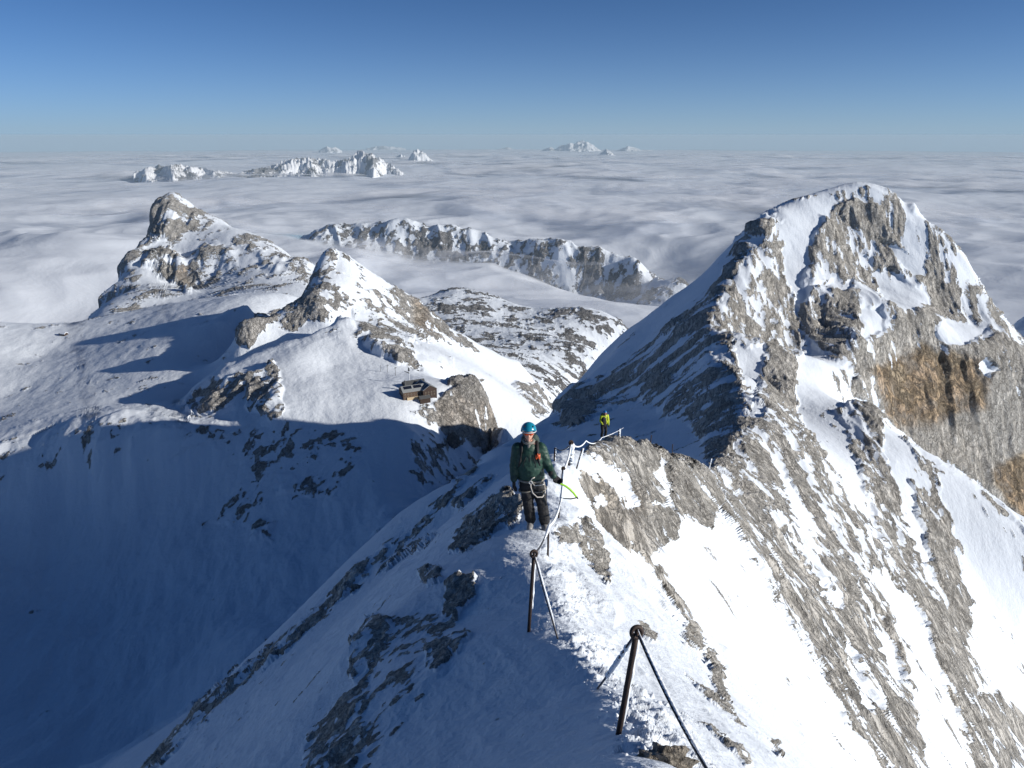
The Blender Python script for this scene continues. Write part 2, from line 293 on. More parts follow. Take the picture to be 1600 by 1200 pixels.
# ------------------------------------------------------------------ where bare rock shows: (outline, amount, nearest, farthest, softness)
ROCK = [
 # far bank and plateau
 ([(480,330),(1100,380),(1100,480),(900,470),(480,420)], .42, 5200, 9000, 10),
 ([(640,440),(1000,470),(1000,600),(860,660),(840,600),(600,500)], .45, 1500, 3800, 10),
 # large summit on the left
 ([(120,500),(150,420),(240,300),(265,290),(500,400),(490,460),(300,470),(130,510)], .32, 1500, 3200, 10),
 ([(236,330),(246,310),(270,312),(302,330),(306,350),(296,362),(270,372),(244,376)], .74, 1500, 3200, 5),
 ([(222,412),(228,398),(262,392),(284,400),(296,412),(300,430),(296,456),(282,448),(252,430)], .8, 1500, 3200, 5),
 ([(290,405),(330,385),(372,395),(372,420),(330,440),(300,452),(288,440)], .60, 1500, 3200, 8),
 ([(380,385),(480,410),(490,440),(430,430)], .58, 1500, 3200, 8),
 ([(128,500),(135,470),(150,432),(190,410),(232,345),(244,380),(225,395),(190,430),(165,452),(140,500)], .55, 1500, 3200, 6),
 # bowl
 ([(-100,500),(400,470),(420,700),(0,760),(-100,760)], .04, 700, 2300, 20),
 # small summit behind the hut
 ([(490,395),(540,390),(690,500),(870,640),(840,660),(760,600),(690,575),(640,585),(600,590),(540,500),(490,500)], .46, 780, 1400, 8),
 ([(522,396),(560,408),(600,448),(606,462),(570,450),(530,420)], -.1, 780, 1400, 6),
 ([(612,442),(650,470),(690,505),(700,530),(660,530),(640,520),(620,480)], .8, 900, 1400, 5),
 ([(560,510),(595,505),(640,545),(660,585),(625,592),(600,575)], .72, 780, 1300, 8),
 ([(650,532),(700,535),(780,575),(850,635),(800,640),(740,600),(680,572),(655,560)], -.1, 780, 1400, 8),
 ([(800,598),(845,600),(862,650),(835,640),(815,625)], .66, 780, 1400, 6),
 ([(366,540),(370,508),(400,496),(440,485),(480,440),(500,450),(500,490),(460,522),(420,512),(392,540)], .66, 780, 1300, 6),
 ([(480,440),(496,393),(512,386),(526,392),(506,415),(492,452)], .5, 780, 1400, 5),
 ([(400,548),(545,488),(560,512),(440,560),(300,610)], -.1, 700, 1000, 6),
 ([(440,560),(600,560),(700,600),(690,640),(600,640),(450,660),(430,600)], -.2, 600, 900, 8),
 ([(700,585),(760,590),(750,602),(700,606)], .7, 600, 900, 5),
 ([(296,655),(298,622),(330,600),(385,585),(372,620),(322,650)], .85, 650, 1000, 5),
 ([(380,590),(425,565),(440,600),(452,640),(425,658),(388,645)], .72, 620, 1000, 5),
 ([(310,680),(480,655),(580,700),(540,745),(420,745),(330,720)], .38, 500, 900, 12),
 ([(310,825),(340,780),(430,730),(446,760),(365,822)], .42, 500, 900, 10),
 ([(385,840),(390,815),(428,808),(424,842)], .6, 400, 900, 8),
 ([(430,740),(540,740),(530,785),(440,770)], .47, 400, 900, 10),
 ([(640,680),(700,660),(760,730),(700,770),(630,740)], .40, 400, 700, 10),
 ([(676,628),(700,612),(745,592),(770,606),(792,655),(790,700),(765,712),(720,682),(690,650)], .68, 480, 800, 4),
 ([(640,640),(680,625),(720,680),(690,690)], .42, 480, 800, 6),
 # big mountain, shaded side
 ([(860,660),(1340,270),(1300,300),(1170,400),(1110,500),(1170,650),(1110,740),(1000,700)], .50, 125, 719.7, 8),
 ([(1110,470),(1150,380),(1215,315),(1230,330),(1170,400),(1140,470)], .62, 243.1, 719.7, 6),
 ([(865,640),(870,610),(950,585),(1040,555),(1050,600),(1100,590),(1110,560),(1135,590),(1152,650),(1174,660),(1160,692),(1120,702),(1070,645),(1035,640),(1000,612),(960,622),(900,665)], .72, 138.7, 719.7, 8),
 ([(1055,508),(1130,488),(1155,500),(1112,532),(1060,538)], .78, 243.1, 639.3, 6),
 ([(850,662),(930,640),(960,640),(1000,630),(1040,655),(1075,660),(1100,700),(1104,738),(1000,700),(870,700)], -.1, 50, 342.2, 8),
 # big mountain, sunny side
 ([(1112,735),(1170,655),(1118,555),(1108,490),(1165,400),(1215,320),(1290,292),(1340,280),(1400,290),(1480,360),(1535,430),(1535,460),(1620,560),(1620,860),(1375,640),(1300,600),(1200,760)], .56, 95, 699.4, 5),
 ([(1200,340),(1215,318),(1290,290),(1340,278),(1400,290),(1420,330),(1380,330),(1320,318),(1280,340)], .12, 412.4, 699.4, 6),
 ([(1212,348),(1275,328),(1282,350),(1262,372),(1266,410),(1250,440),(1262,480),(1246,486),(1230,440),(1222,400)], -.2, 325.2, 699.4, 5),
 ([(1290,330),(1320,330),(1350,390),(1375,430),(1360,440),(1320,390)], .15, 325.2, 699.4, 5),
 ([(1365,300),(1420,330),(1480,360),(1530,410),(1530,450),(1500,450),(1440,410),(1390,370)], .18, 325.2, 699.4, 6),
 ([(1468,400),(1505,398),(1524,420),(1505,450),(1472,440)], -.1, 325.2, 699.4, 5),
 ([(1316,338),(1336,308),(1362,320),(1378,345),(1392,370),(1370,378),(1340,352)], 1.0, 325.2, 699.4, 4),
 ([(1368,375),(1408,388),(1440,405),(1448,430),(1425,425),(1395,400)], -.1, 325.2, 699.4, 4),
 ([(1365,425),(1395,425),(1420,445),(1448,455),(1452,475),(1410,490),(1380,470)], -.1, 325.2, 699.4, 4),
 ([(1340,485),(1378,486),(1376,510),(1352,530),(1338,540)], -.1, 291.7, 699.4, 4),
 ([(1240,455),(1300,440),(1330,445),(1320,456),(1260,475)], .1, 291.7, 699.4, 4),
 ([(1265,450),(1340,460),(1345,540),(1330,570),(1270,545),(1250,500)], .8, 243.1, 699.4, 6),
 ([(1345,560),(1400,490),(1465,472),(1472,506),(1500,540),(1560,528),(1620,560),(1620,830),(1545,770),(1420,690),(1375,640)], 1.15, 308.3, 639.3, 3),
 ([(1462,522),(1468,505),(1500,500),(1536,518),(1512,532),(1484,542)], -.2, 308.3, 639.3, 3),
 ([(1528,570),(1538,560),(1564,578),(1545,590),(1530,588)], -.2, 243.1, 639.3, 2),
 ([(1148,538),(1195,545),(1188,585),(1178,622),(1165,605),(1155,570)], -.2, 100, 504.1, 4),
 ([(1176,632),(1192,635),(1205,688),(1190,680),(1178,660)], -.2, 100, 504.1, 3),
 ([(1108,540),(1142,550),(1142,570),(1118,562)], .2, 100, 504.1, 4),
 ([(1190,568),(1240,558),(1246,640),(1292,740),(1275,765),(1222,705),(1195,640)], 1.0, 100, 504.1, 5),
 # lower sunny face
 ([(1095,742),(1170,660),(1300,580),(1375,640),(1500,760),(1620,880),(1620,1220),(1345,1220),(1285,1050),(1230,965),(1180,885),(1130,810)], .66, 36, 300, 4),
 ([(1265,540),(1335,578),(1325,626),(1306,640),(1322,672),(1337,722),(1347,762),(1374,842),(1362,842),(1338,808),(1318,750),(1288,712),(1260,680),(1247,640),(1245,600),(1248,566)], .02, 90, 504.1, 3),
 ([(1200,710),(1210,706),(1237,755),(1267,808),(1285,862),(1275,870),(1256,842),(1232,780)], -.1, 60, 325.2, 3),
 ([(1272,905),(1286,915),(1312,950),(1305,958),(1282,935)], -.1, 60, 325.2, 3),
 ([(1378,652),(1398,664),(1440,733),(1456,762),(1446,790),(1452,850),(1448,880),(1475,925),(1492,958),(1476,955),(1440,885),(1420,840),(1395,770),(1378,700)], -.1, 100, 295, 3),
 ([(1418,745),(1445,765),(1478,805),(1502,870),(1512,945),(1508,1000),(1482,962),(1456,890),(1440,830)], .78, 100, 295, 3),
 ([(1466,745),(1500,742),(1545,775),(1620,860),(1620,1130),(1600,1112),(1545,1082),(1522,1090),(1512,1010),(1514,940),(1502,870),(1480,805)], .02, 60, 295, 4),
 ([(1343,862),(1356,888),(1388,900),(1424,932),(1444,972),(1462,1022),(1478,1062),(1503,1122),(1530,1220),(1444,1220),(1424,1100),(1408,1020),(1386,950),(1362,920)], -.05, 50, 295, 3),
 ([(1348,938),(1372,958),(1392,1000),(1410,1062),(1400,1070),(1378,1028)], .1, 50, 295, 3),
 ([(1310,1000),(1326,1010),(1350,1070),(1372,1120),(1350,1110),(1325,1060)], .2, 40, 295, 4),
 ([(1525,1090),(1560,1080),(1620,1130),(1620,1220),(1555,1220)], .58, 50, 295, 5),
 ([(1395,880),(1440,920),(1500,1000),(1528,1100),(1562,1220),(1532,1220),(1502,1130),(1472,1050),(1444,970)], .92, 50, 295, 3),
 # snow slope below the near crest
 ([(1010,870),(1080,838),(1130,862),(1192,930),(1240,1002),(1300,1082),(1366,1220),(1220,1220),(1100,1040),(1040,960),(940,900)], -.2, 6, 52, 4),
 ([(1092,800),(1118,806),(1136,860),(1126,884),(1100,832)], -.2, 25, 80, 3),
 # outcrops on the near crest
 ([(903,745),(922,694),(965,680),(1045,712),(1102,738),(1120,790),(1110,830),(1085,815),(1062,800),(1050,850),(1005,872),(958,850),(925,800)], 1.0, 12, 84, 4),
 ([(900,712),(928,712),(962,742),(984,765),(992,797),(975,797),(955,770),(925,748),(905,735)], -.3, 12, 60, 2),
 ([(928,776),(936,774),(948,790),(942,797)], -.3, 12, 60, 1.5),
 ([(1028,718),(1036,722),(1036,745),(1052,792),(1046,800),(1022,762),(1017,745)], -.3, 20, 70, 2),
 ([(974,681),(1002,689),(996,702),(984,694)], -.3, 25, 70, 1.5),
 ([(1010,790),(1030,785),(1040,795),(1030,800)], -.3, 15, 70, 2),
 ([(906,808),(926,828),(948,872),(952,916),(925,892),(906,862)], 1.0, 5, 22, 3),
 ([(864,828),(896,824),(908,850),(872,852)], .8, 5, 22, 3),
 ([(980,846),(990,844),(1036,905),(1062,940),(1080,966),(1066,962),(1030,915)], .8, 8, 35, 2),
 ([(1046,936),(1056,940),(1078,972),(1068,976)], .9, 5, 25, 2),
 ([(1070,972),(1082,978),(1096,1004),(1094,1016),(1082,1018),(1068,998)], 1.1, 5, 25, 2),
 ([(1096,1016),(1110,1020),(1126,1050),(1134,1092),(1138,1108),(1124,1096),(1110,1056)], 1.1, 5, 25, 2),
 ([(996,970),(1006,972),(1022,1002),(1018,1012),(1002,992)], 1.0, 5, 10, 2),
 ([(1060,1046),(1100,1076),(1140,1112),(1168,1138),(1150,1130),(1100,1090)], .75, 3, 12, 2.5),
 ([(1092,1128),(1110,1134),(1142,1160),(1180,1198),(1165,1200),(1125,1160)], .85, 2.5, 6, 2.5),
 ([(1200,1156),(1212,1160),(1224,1184),(1216,1184)], .8, 4, 25, 2),
 # shaded left side of the near ridge
 ([(560,990),(620,960),(720,950),(700,1050),(620,1150),(560,1220),(540,1180)], .40, 2, 12, 8),
 ([(702,866),(712,835),(735,808),(762,790),(800,768),(816,790),(806,826),(768,836),(728,864)], 1.0, 7, 30, 3),
 ([(545,1050),(552,1000),(588,962),(612,972),(606,1000),(580,1056),(562,1082)], .8, 3, 16, 3),
 ([(468,1220),(480,1150),(510,1118),(548,1080),(578,1060),(572,1130),(560,1220)], .66, 2, 14, 5),
 ([(694,964),(698,914),(724,900),(748,904),(742,936),(712,966)], 1.05, 4, 16, 3),
 ([(656,904),(664,892),(692,890),(688,912),(668,916)], .85, 4, 16, 3),
 ([(664,1050),(668,1012),(700,1000),(704,1028),(682,1050)], .9, 3, 12, 3),
 ([(700,1012),(728,985),(736,990),(716,1025)], .8, 3, 12, 2),
 ([(740,720),(752,722),(712,776),(652,836),(576,896),(500,974),(350,1096),(250,1200),(215,1215),(330,1085),(480,962),(560,884),(640,824),(700,764)], .56, 16, 466.9, 3),
 ([(588,898),(600,878),(650,850),(690,836),(660,858),(620,880)], .66, 12, 466.9, 3),
 ([(720,800),(700,790),(720,770),(760,745),(780,742),(750,770)], .55, 15, 466.9, 4),
]
TINT = [([(1352,580),(1400,556),(1440,538),(1480,552),(1534,566),(1538,640),(1502,646),(1470,662),(1430,672),(1408,672),(1372,622)], 1.0, 308.3, 639.3, 8),
        ([(1535,750),(1570,720),(1620,690),(1620,840),(1562,782)], 1.0, 243.1, 639.3, 8),
        ([(1400,672),(1530,645),(1540,760),(1480,740),(1420,692)], .1, 308.3, 639.3, 14),
        ([(905,735),(960,745),(1000,780),(1000,870),(930,830)], .28, 10, 60, 12),
        ([(276,400),(300,405),(300,450),(280,450)], .5, 2000, 3000, 4),
        ([(640,470),(660,480),(690,530),(650,520)], .5, 900, 1300, 6),
        ([(680,620),(790,640),(780,710),(700,690)], .22, 480, 800, 10)]
def inside(px, py, poly):
    P = np.array(poly, float); n = len(P)
    ins = np.zeros(len(px), bool); dist = np.full(len(px), 1e9)
    for i in range(n):
        x0, y0 = P[i]; x1, y1 = P[(i+1) % n]
        if y0 != y1:
            c = ((y0 > py) != (y1 > py)) & (px < (x1-x0)*(py-y0)/(y1-y0)+x0); ins ^= c
        dx, dy = x1-x0, y1-y0; t = np.clip(((px-x0)*dx+(py-y0)*dy)/(dx*dx+dy*dy+1e-9), 0, 1)
        dist = np.minimum(dist, np.hypot(px-x0-t*dx, py-y0-t*dy))
    return np.where(ins, dist, -dist)
def paint(val, table, px, py, r):
    for poly, amount, r0, r1, soft in table:
        P = np.array(poly); s = soft*1.5
        m = np.flatnonzero((px > P[:, 0].min()-s) & (px < P[:, 0].max()+s) & (py > P[:, 1].min()-s) & (py < P[:, 1].max()+s) & (r > r0) & (r < r1))
        if len(m) == 0: continue
        w = sstep(-soft, soft, inside(px[m], py[m], poly))
        val[m] = val[m]*(1-w) + amount*w
    return val
px = PX.ravel(); py = PY.ravel(); rr = RV.ravel()
xx = XV.ravel(); yy = YV.ravel()
lr = LV.ravel(); th = THV.ravel()
wx = fbm(th*40, lr*40, 4, 3)*7; wy = fbm(th*40+9, lr*40, 4, 5)*7
wf = np.clip(rr/12, .35, 1)
ROCKD = paint(np.full(len(px), -.25), ROCK, px+wx*wf, py+wy*wf, rr)
TINTV = paint(np.zeros(len(px)), TINT, px+wx, py+wy, rr)
print('rock map', time.time()-T0)
# ---- streaks run down the fall line: right flank falls towards (.9,-.43), left flank towards (-.75,-.65)
crest_side = np.where(xx*0.9 - yy*0.43*0 - 0.30*yy > 0, 1, 0)
def streak_noise(lam, ratio, k, m, left=False):
    def one(ax, ay, mm, off):
        al = xx[mm]*ax + yy[mm]*ay; ac = -xx[mm]*ay + yy[mm]*ax
        wob = noise(al/(lam*7)+off, ac/(lam*5), k+9)*.9
        return noise(al/(lam*ratio)+off, ac/lam+wob, k)
    if left: return one(-.40, -.92, m, 0.)
    w = sstep(45, 100, rr[m])*(~BACKF[m]); v = BACKF[m]*1.0; out = np.zeros(len(m))
    i = np.flatnonzero(w > 0); out[i] += w[i]*one(-.18, -.98, m[i], 0.)
    i = np.flatnonzero((w < 1) & (v == 0)); out[i] += (1-w[i])*one(.14, -.99, m[i], 5.)
    i = np.flatnonzero(v > 0); out[i] = one(-.68, .73, m[i], 9.)
    return out
SUNNY = (px > 900+0*px) & (rr < 700)
N = len(px)
# normals of the smooth land
def grid_normals(X, Y, Z):
    P = np.stack([X, Y, Z], -1)
    du = np.gradient(P, axis=0); dv = np.gradient(P, axis=1)
    n = np.cross(dv, du); n /= np.linalg.norm(n, axis=-1, keepdims=True)+1e-12
    n[n[..., 2] < 0] *= -1
    return n
NRM = grid_normals(XV, YV, ZV).reshape(-1, 3)
slope = np.sqrt(1-NRM[:, 2]**2)/np.maximum(NRM[:, 2], .05)
BACKF = (NRM[:, 0] < -.12) & (rr > 110) & (rr < 700) & (th > 0.02)
# ---- rock / snow boundary noise, relative to distance so it has grain in every part of the view
cell = rr*math.radians(QSTEP)
rn = np.zeros(N); 
right = (th > 0.02) & (rr > 12) & (rr < 700); leftn = (th < 0.05) & (rr < 130)
for k in range(-4, 9):
    lam = 2.0**k
    f = lam/rr
    w = sstep(.0022, .0045, f)*(1-sstep(.05, .12, f))
    m = np.flatnonzero(w > 0.01)
    if len(m) == 0: continue
    a = np.zeros(len(m))
    rt = right[m]; lf = leftn[m]; ot = ~(rt | lf)
    for sel, kind in ((rt, 0), (lf, 1), (ot, 2)):
        mm = m[sel]
        if len(mm) == 0: continue
        if kind == 0: a[sel] = streak_noise(lam*.8, 3.6, 20+k, mm)
        elif kind == 1: a[sel] = streak_noise(lam*.9, 1.8, 20+k, mm, True)
        else: a[sel] = noise(xx[mm]/lam+3.1*k, yy[mm]/lam, 20+k)
    rn[m] += a*w[m]*(np.minimum(f[m], .05)/.02)**.22
ROCKF = ROCKD + rn*np.where((right & (rr > 25)) | (leftn & (rr < 25)), .44, .34) + np.clip(slope-1.1, -.5, .6)*.12
ROCKM = sstep(.40, .60, ROCKF)
print('rock noise', time.time()-T0, ROCKM.mean())
# ---- relief
RKS = sstep(.15, .75, ROCKD)
disp = np.zeros(N)
nearm = rr < 14
for k in range(-5, 9):
    lam = 2.0**k; f = lam/rr
    w = sstep(.0018, .004, f)*(1-sstep(.10, .22, f))
    m = np.flatnonzero(w > 0.01)
    if len(m) == 0: continue
    rt = right[m]; lf = leftn[m]; ot = ~(rt | lf)
    a = np.zeros(len(m)); b = np.zeros(len(m))
    for sel, kind in ((rt, 0), (lf, 1), (ot, 2)):
        mm = m[sel]
        if len(mm) == 0: continue
        if kind == 0: h = streak_noise(lam, 3.4, 50+k, mm)
        elif kind == 1: h = streak_noise(lam, 1.8, 50+k, mm, True)
        else: h = noise(xx[mm]/lam, yy[mm]/lam, 50+k)
        a[sel] = 1-np.abs(h)*2.4
        # wind worked snow: soft ripples lying across the wind
        c, s_ = .94, .34
        p = (xx[mm]*c+yy[mm]*s_)/(lam*1.0); q2 = (-xx[mm]*s_+yy[mm]*c)/(lam*1.9)
        b[sel] = noise(p, q2, 80+k)
        nn = np.flatnonzero(rr[mm] < 40)
        if len(nn): b[np.flatnonzero(sel)[nn]] = .55-np.abs(noise(p[nn]*1.3+.35*noise(p[nn]*.6, q2[nn]*.6, 7), q2[nn]*1.1, 90+k))*1.5
    big = sstep(.006, .02, f[m]); rk = ROCKM[m]*(1-big) + RKS[m]*big
    sn = .020*np.where((rr[m] > 280) & (rr[m] < 900) & (th[m] < -.08), 2.6, 1)*np.where((rr[m] > 11) & (rr[m] < 60) & (th[m] > .05) & (f[m] > .01), 2.6, 1)*np.where(rr[m] > 280, 1.8, np.where(rr[m] < 20, 1.7, .7))*np.where(f[m] < .01, .7, 1)
    sn = sn*(1-.72*sstep(560, 640, rr[m])*(1-sstep(800, 900, rr[m]))*sstep(-.40, -.30, th[m])*(1-sstep(-.08, -.02, th[m])))
    disp[m] += lam*w[m]*np.where((rr[m] > 850) & (rr[m] < 5200) & (f[m] > .015), .45, np.where((rr[m] > 110) & (rr[m] < 700) & (f[m] > .04), .62, 1))*(a*.050*(1+.8*np.sqrt(.012/f[m]))*(1+.25*np.minimum(TINTV[m],1))*rk + b*sn*(1-rk))
m = np.flatnonzero((rr > 5200) & (th < .3))
sx = xx[m]+.35*yy[m]; sy = yy[m]-.35*xx[m]
sp_ = noise(sx/300, sy/1300, 401)*1.0+.6*noise(sx/120, sy/500, 402)
disp[m] += (1-2*np.abs(sp_))*28*sstep(-1150, -900, ZV.ravel()[m])
# drifts and hollows of the shaded bowl
m = np.flatnonzero((rr > 300) & (rr < 1100) & (th < -.12))
disp[m] += (7*noise(xx[m]/150+.3*yy[m]/150, yy[m]/95, 421)+3.5*noise(xx[m]/62, yy[m]/48, 422))*sstep(300, 380, rr[m])*(1-sstep(600, 720, rr[m]))*sstep(.12, .2, -th[m])*(1-.8*RKS[m])*(1-sstep(560, 620, rr[m])*sstep(-.40, -.30, th[m]))
# broad buttresses of the big summit's cliff
m = np.flatnonzero((rr > 1900) & (rr < 3100) & (ROCKD > .45))
rb_ = 1-2*np.abs(noise(xx[m]/75+yy[m]/900, yy[m]/600, 411)*1.1); rb2 = 1-2*np.abs(noise(xx[m]/30+yy[m]/500, yy[m]/300, 412))
disp[m] += (rb_*11+rb2*7)*sstep(.45, .8, ROCKD[m])
# trodden, broken snow along the sunny edge of the path
_cy = np.array([1.76, 2.94, 3.95, 4.97, 6.49, 8.39, 10.29, 12.97]); _cxx = np.array([.40, .57, .61, .50, .42, .42, .55, .83])
m = np.flatnonzero((rr < 10) & (yy > 1.2)); lat = xx[m]-np.interp(yy[m], _cy, _cxx)
band = sstep(-.18, .02, lat)*(1-sstep(.30, .62, lat+.25*noise(yy[m]*1.3, xx[m]*1.3, 431)))
cl = sstep(.05, .42, noise(xx[m]/.085, yy[m]/.085, 432))*.016 + sstep(.10, .5, noise(xx[m]/.19, yy[m]/.19, 433))*.026 + sstep(.05, .4, noise(xx[m]/.042, yy[m]/.042, 434))*.008
disp[m] += cl*band*sstep(-.3, .2, noise(xx[m]/.6, yy[m]/.6, 435)+.15)
# wind lips of drifted snow beside the path
for lip, hgt in (([(846,884),(876,878),(915,892),(950,918),(971,945),(974,970),(958,984),(938,968),(905,940),(868,915)], .085),
                 ([(922,972),(945,978),(962,992),(968,1012),(950,1010),(930,995)], .045), ([(985,975),(1010,1012),(1035,1048),(1015,1040),(990,1005)], .05)):
    P_ = np.array(lip); m = np.flatnonzero((px > P_[:, 0].min()-4) & (px < P_[:, 0].max()+4) & (py > P_[:, 1].min()-4) & (py < P_[:, 1].max()+4) & (rr > 3.5) & (rr < 11))
    dd = inside(px[m]+wx[m]*.3, py[m]+wy[m]*.3, lip); disp[m] += hgt*sstep(-2, 22, dd)
disp += ROCKM*rr*.0006
print('relief', time.time()-T0)
fade = sstep(1.2, 2.0, rr)
disp *= fade
DX = xx + NRM[:, 0]*disp; DY = yy + NRM[:, 1]*disp; DZ = ZV.ravel() + NRM[:, 2]*disp
# ------------------------------------------------------------------ materials
def new_mat(name):
    m = bpy.data.materials.new(name); m.use_nodes = True
    nt = m.node_tree; return m, nt, nt.nodes['Principled BSDF']
def N_(nt, t, **kw):
    n = nt.nodes.new(t)
    for k, v in kw.items():
        if k.startswith('i_'): n.inputs[k[2:].replace('_', ' ')].default_value = v
        else: setattr(n, k, v)
    return n
def math_(nt, op, a, b=None, clamp=False):
    n = nt.nodes.new('ShaderNodeMath'); n.operation = op; n.use_clamp = clamp
    for i, s in enumerate((a, b)):
        if s is None: continue
        if isinstance(s, (int, float)): n.inputs[i].default_value = s
        else: nt.links.new(s, n.inputs[i])
    return n.outputs[0]
def mix_(nt, f, a, b, mode='MIX'):
    n = nt.nodes.new('ShaderNodeMix'); n.data_type = 'RGBA'; n.blend_type = mode
    for key, s in ((0, f), (6, a), (7, b)):
        if hasattr(s, 'type') and hasattr(s, 'links'): nt.links.new(s, n.inputs[key])
        elif key == 0: n.inputs[0].default_value = s
        else: n.inputs[key].default_value = (*s, 1)
    return n.outputs[2]
def noise_(nt, vec, scale, detail=6, rough=.6, dist=0):
    n = nt.nodes.new('ShaderNodeTexNoise'); n.inputs['Scale'].default_value = scale
    n.inputs['Detail'].default_value = detail; n.inputs['Roughness'].default_value = rough
    n.inputs['Distortion'].default_value = dist; nt.links.new(vec, n.inputs['Vector']); return n.outputs['Fac']
def ramp_(nt, f, stops):
    n = nt.nodes.new('ShaderNodeValToRGB'); nt.links.new(f, n.inputs[0]); cr = n.color_ramp
    while len(cr.elements) < len(stops): cr.elements.new(.5)
    for e, (p, c) in zip(cr.elements, stops): e.position = p; e.color = (*c, 1)
    return n.outputs[0]
def alpine_material(name, s, snow=(.69, .75, .84), rock_a=(.60, .585, .56), rock_b=(.47, .455, .43), bump=.8, grain=None, crust=.16):
    """snow over limestone; s = finest size worth drawing, in metres"""
    m, nt, bs = new_mat(name); lk = nt.links
    tc = N_(nt, 'ShaderNodeTexCoord'); mp = N_(nt, 'ShaderNodeMapping', vector_type='TEXTURE'); lk.new(tc.outputs['Object'], mp.inputs[0])
    if grain:
        d = Vector(grain[0]).normalized(); mp.inputs['Rotation'].default_value = d.to_track_quat('X', 'Z').to_euler(); mp.inputs['Scale'].default_value = (grain[1], 1, 1)
    v = mp.outputs[0]
    at_ = N_(nt, 'ShaderNodeAttribute', attribute_name='rock'); tn = N_(nt, 'ShaderNodeAttribute', attribute_name='ochre')
    vo = tc.outputs['Object']
    n1 = noise_(nt, v, 1/(14*s), 7, .62)
    n2 = noise_(nt, vo, 1/(3.0*s), 4, .6)
    n3 = noise_(nt, vo, 1/(60*s), 5, .55)
    n4 = noise_(nt, v, 1/(6.5*s), 5, .62, .4)
    n5 = noise_(nt, v, 1/(26*s), 6, .6, .8)
    def crack(n, w):                                  # thin dark joints where the noise crosses its middle
        d = math_(nt, 'ABSOLUTE', math_(nt, 'SUBTRACT', n, .5)); return math_(nt, 'MULTIPLY', d, 1/w, True)
    f = math_(nt, 'ADD', at_.outputs['Fac'], math_(nt, 'MULTIPLY', math_(nt, 'SUBTRACT', n1, .5), .62))
    f = math_(nt, 'ADD', f, math_(nt, 'MULTIPLY', math_(nt, 'SUBTRACT', n4, .5), .75))
    f = math_(nt, 'ADD', f, math_(nt, 'MULTIPLY', math_(nt, 'SUBTRACT', n2, .5), .62))
    mr = N_(nt, 'ShaderNodeMapRange', interpolation_type='SMOOTHSTEP'); lk.new(f, mr.inputs[0])
    mr.inputs[1].default_value = .45; mr.inputs[2].default_value = .54
    mask = mr.outputs[0]
    rc = mix_(nt, ramp_(nt, n5, [(.36, (0, 0, 0)), (.64, (1, 1, 1))]), rock_b, rock_a)
    rc = mix_(nt, ramp_(nt, n4, [(.36, (0, 0, 0)), (.60, (1, 1, 1))]), tuple(c*.74 for c in rock_a), rc)
    n6 = noise_(nt, vo, 1/(17*s), 8, .64, .9); n7 = noise_(nt, vo, 1/(55*s), 4, .6, .6)
    vc = math_(nt, 'MULTIPLY', math_(nt, 'ABSOLUTE', math_(nt, 'SUBTRACT', n6, .5)), 22, True)
    oc = mix_(nt, ramp_(nt, n7, [(.40, (0, 0, 0)), (.60, (1, 1, 1))]), (.56, .34, .15), (.44, .36, .26))
    oc = mix_(nt, ramp_(nt, n6, [(.36, (0, 0, 0)), (.58, (1, 1, 1))]), (.22, .18, .135), oc)
    oc = mix_(nt, math_(nt, 'ADD', math_(nt, 'MULTIPLY', vc, .5), .5), (.07, .055, .04), oc)
    tf = math_(nt, 'MULTIPLY', tn.outputs['Fac'], math_(nt, 'MULTIPLY', math_(nt, 'SUBTRACT', n7, .25), 3.2, True), True)
    rc = mix_(nt, tf, rc, oc)
    ck = math_(nt, 'MULTIPLY', crack(n1, .035), crack(n4, .03))
    ck = math_(nt, 'ADD', math_(nt, 'MULTIPLY', ck, .6), .4)
    rc = mix_(nt, ck, (.05, .047, .043), rc)
    sc = mix_(nt, n3, tuple(c*.96 for c in snow), snow)
    lk.new(mix_(nt, mask, sc, rc), bs.inputs['Base Color'])
    bs.inputs['Roughness'].default_value = .9
    bs.inputs['Specular IOR Level'].default_value = .15
    # relief: rough broken rock, fine wind crust on the snow
    hr = math_(nt, 'ADD', math_(nt, 'MULTIPLY', n1, 1.0), math_(nt, 'ADD', math_(nt, 'MULTIPLY', n4, .7), math_(nt, 'MULTIPLY', n2, .3)))
    hr = math_(nt, 'ADD', hr, math_(nt, 'MULTIPLY', ck, .25))
    ho_ = math_(nt, 'ADD', math_(nt, 'MULTIPLY', n6, 1.9), math_(nt, 'ADD', math_(nt, 'MULTIPLY', n7, 2.0), math_(nt, 'MULTIPLY', vc, .35)))
    hx = N_(nt, 'ShaderNodeMix'); lk.new(tn.outputs['Fac'], hx.inputs[0]); lk.new(hr, hx.inputs[2]); lk.new(ho_, hx.inputs[3]); hr = hx.outputs[0]
    # blocks and joints also break up the plain grey rock
    hr = math_(nt, 'ADD', hr, math_(nt, 'MULTIPLY', vc, .22))
    hs = math_(nt, 'ADD', math_(nt, 'MULTIPLY', n1, crust), math_(nt, 'MULTIPLY', n2, crust*.35))
    hb = N_(nt, 'ShaderNodeMix'); lk.new(mask, hb.inputs[0]); lk.new(hs, hb.inputs[2]); lk.new(hr, hb.inputs[3])
    bp = N_(nt, 'ShaderNodeBump'); bp.inputs['Strength'].default_value = bump; bp.inputs['Distance'].default_value = 9*s
    lk.new(hb.outputs[0], bp.inputs['Height']); lk.new(bp.outputs[0], bs.inputs['Normal'])
    return m
M_NEAR = alpine_material('near_snow_and_rock', .02, crust=.28)
M_SLOPE = alpine_material('ridge_snow_and_rock', .12, grain=((.1, -.95, -.3), 2.6))
M_MTN = alpine_material('mountain_snow_and_rock', .40, grain=((-.2, -.9, -.4), 3.2))
M_MID = alpine_material('bowl_snow_and_rock', 1.3, rock_a=(.54, .53, .52), rock_b=(.40, .395, .39))
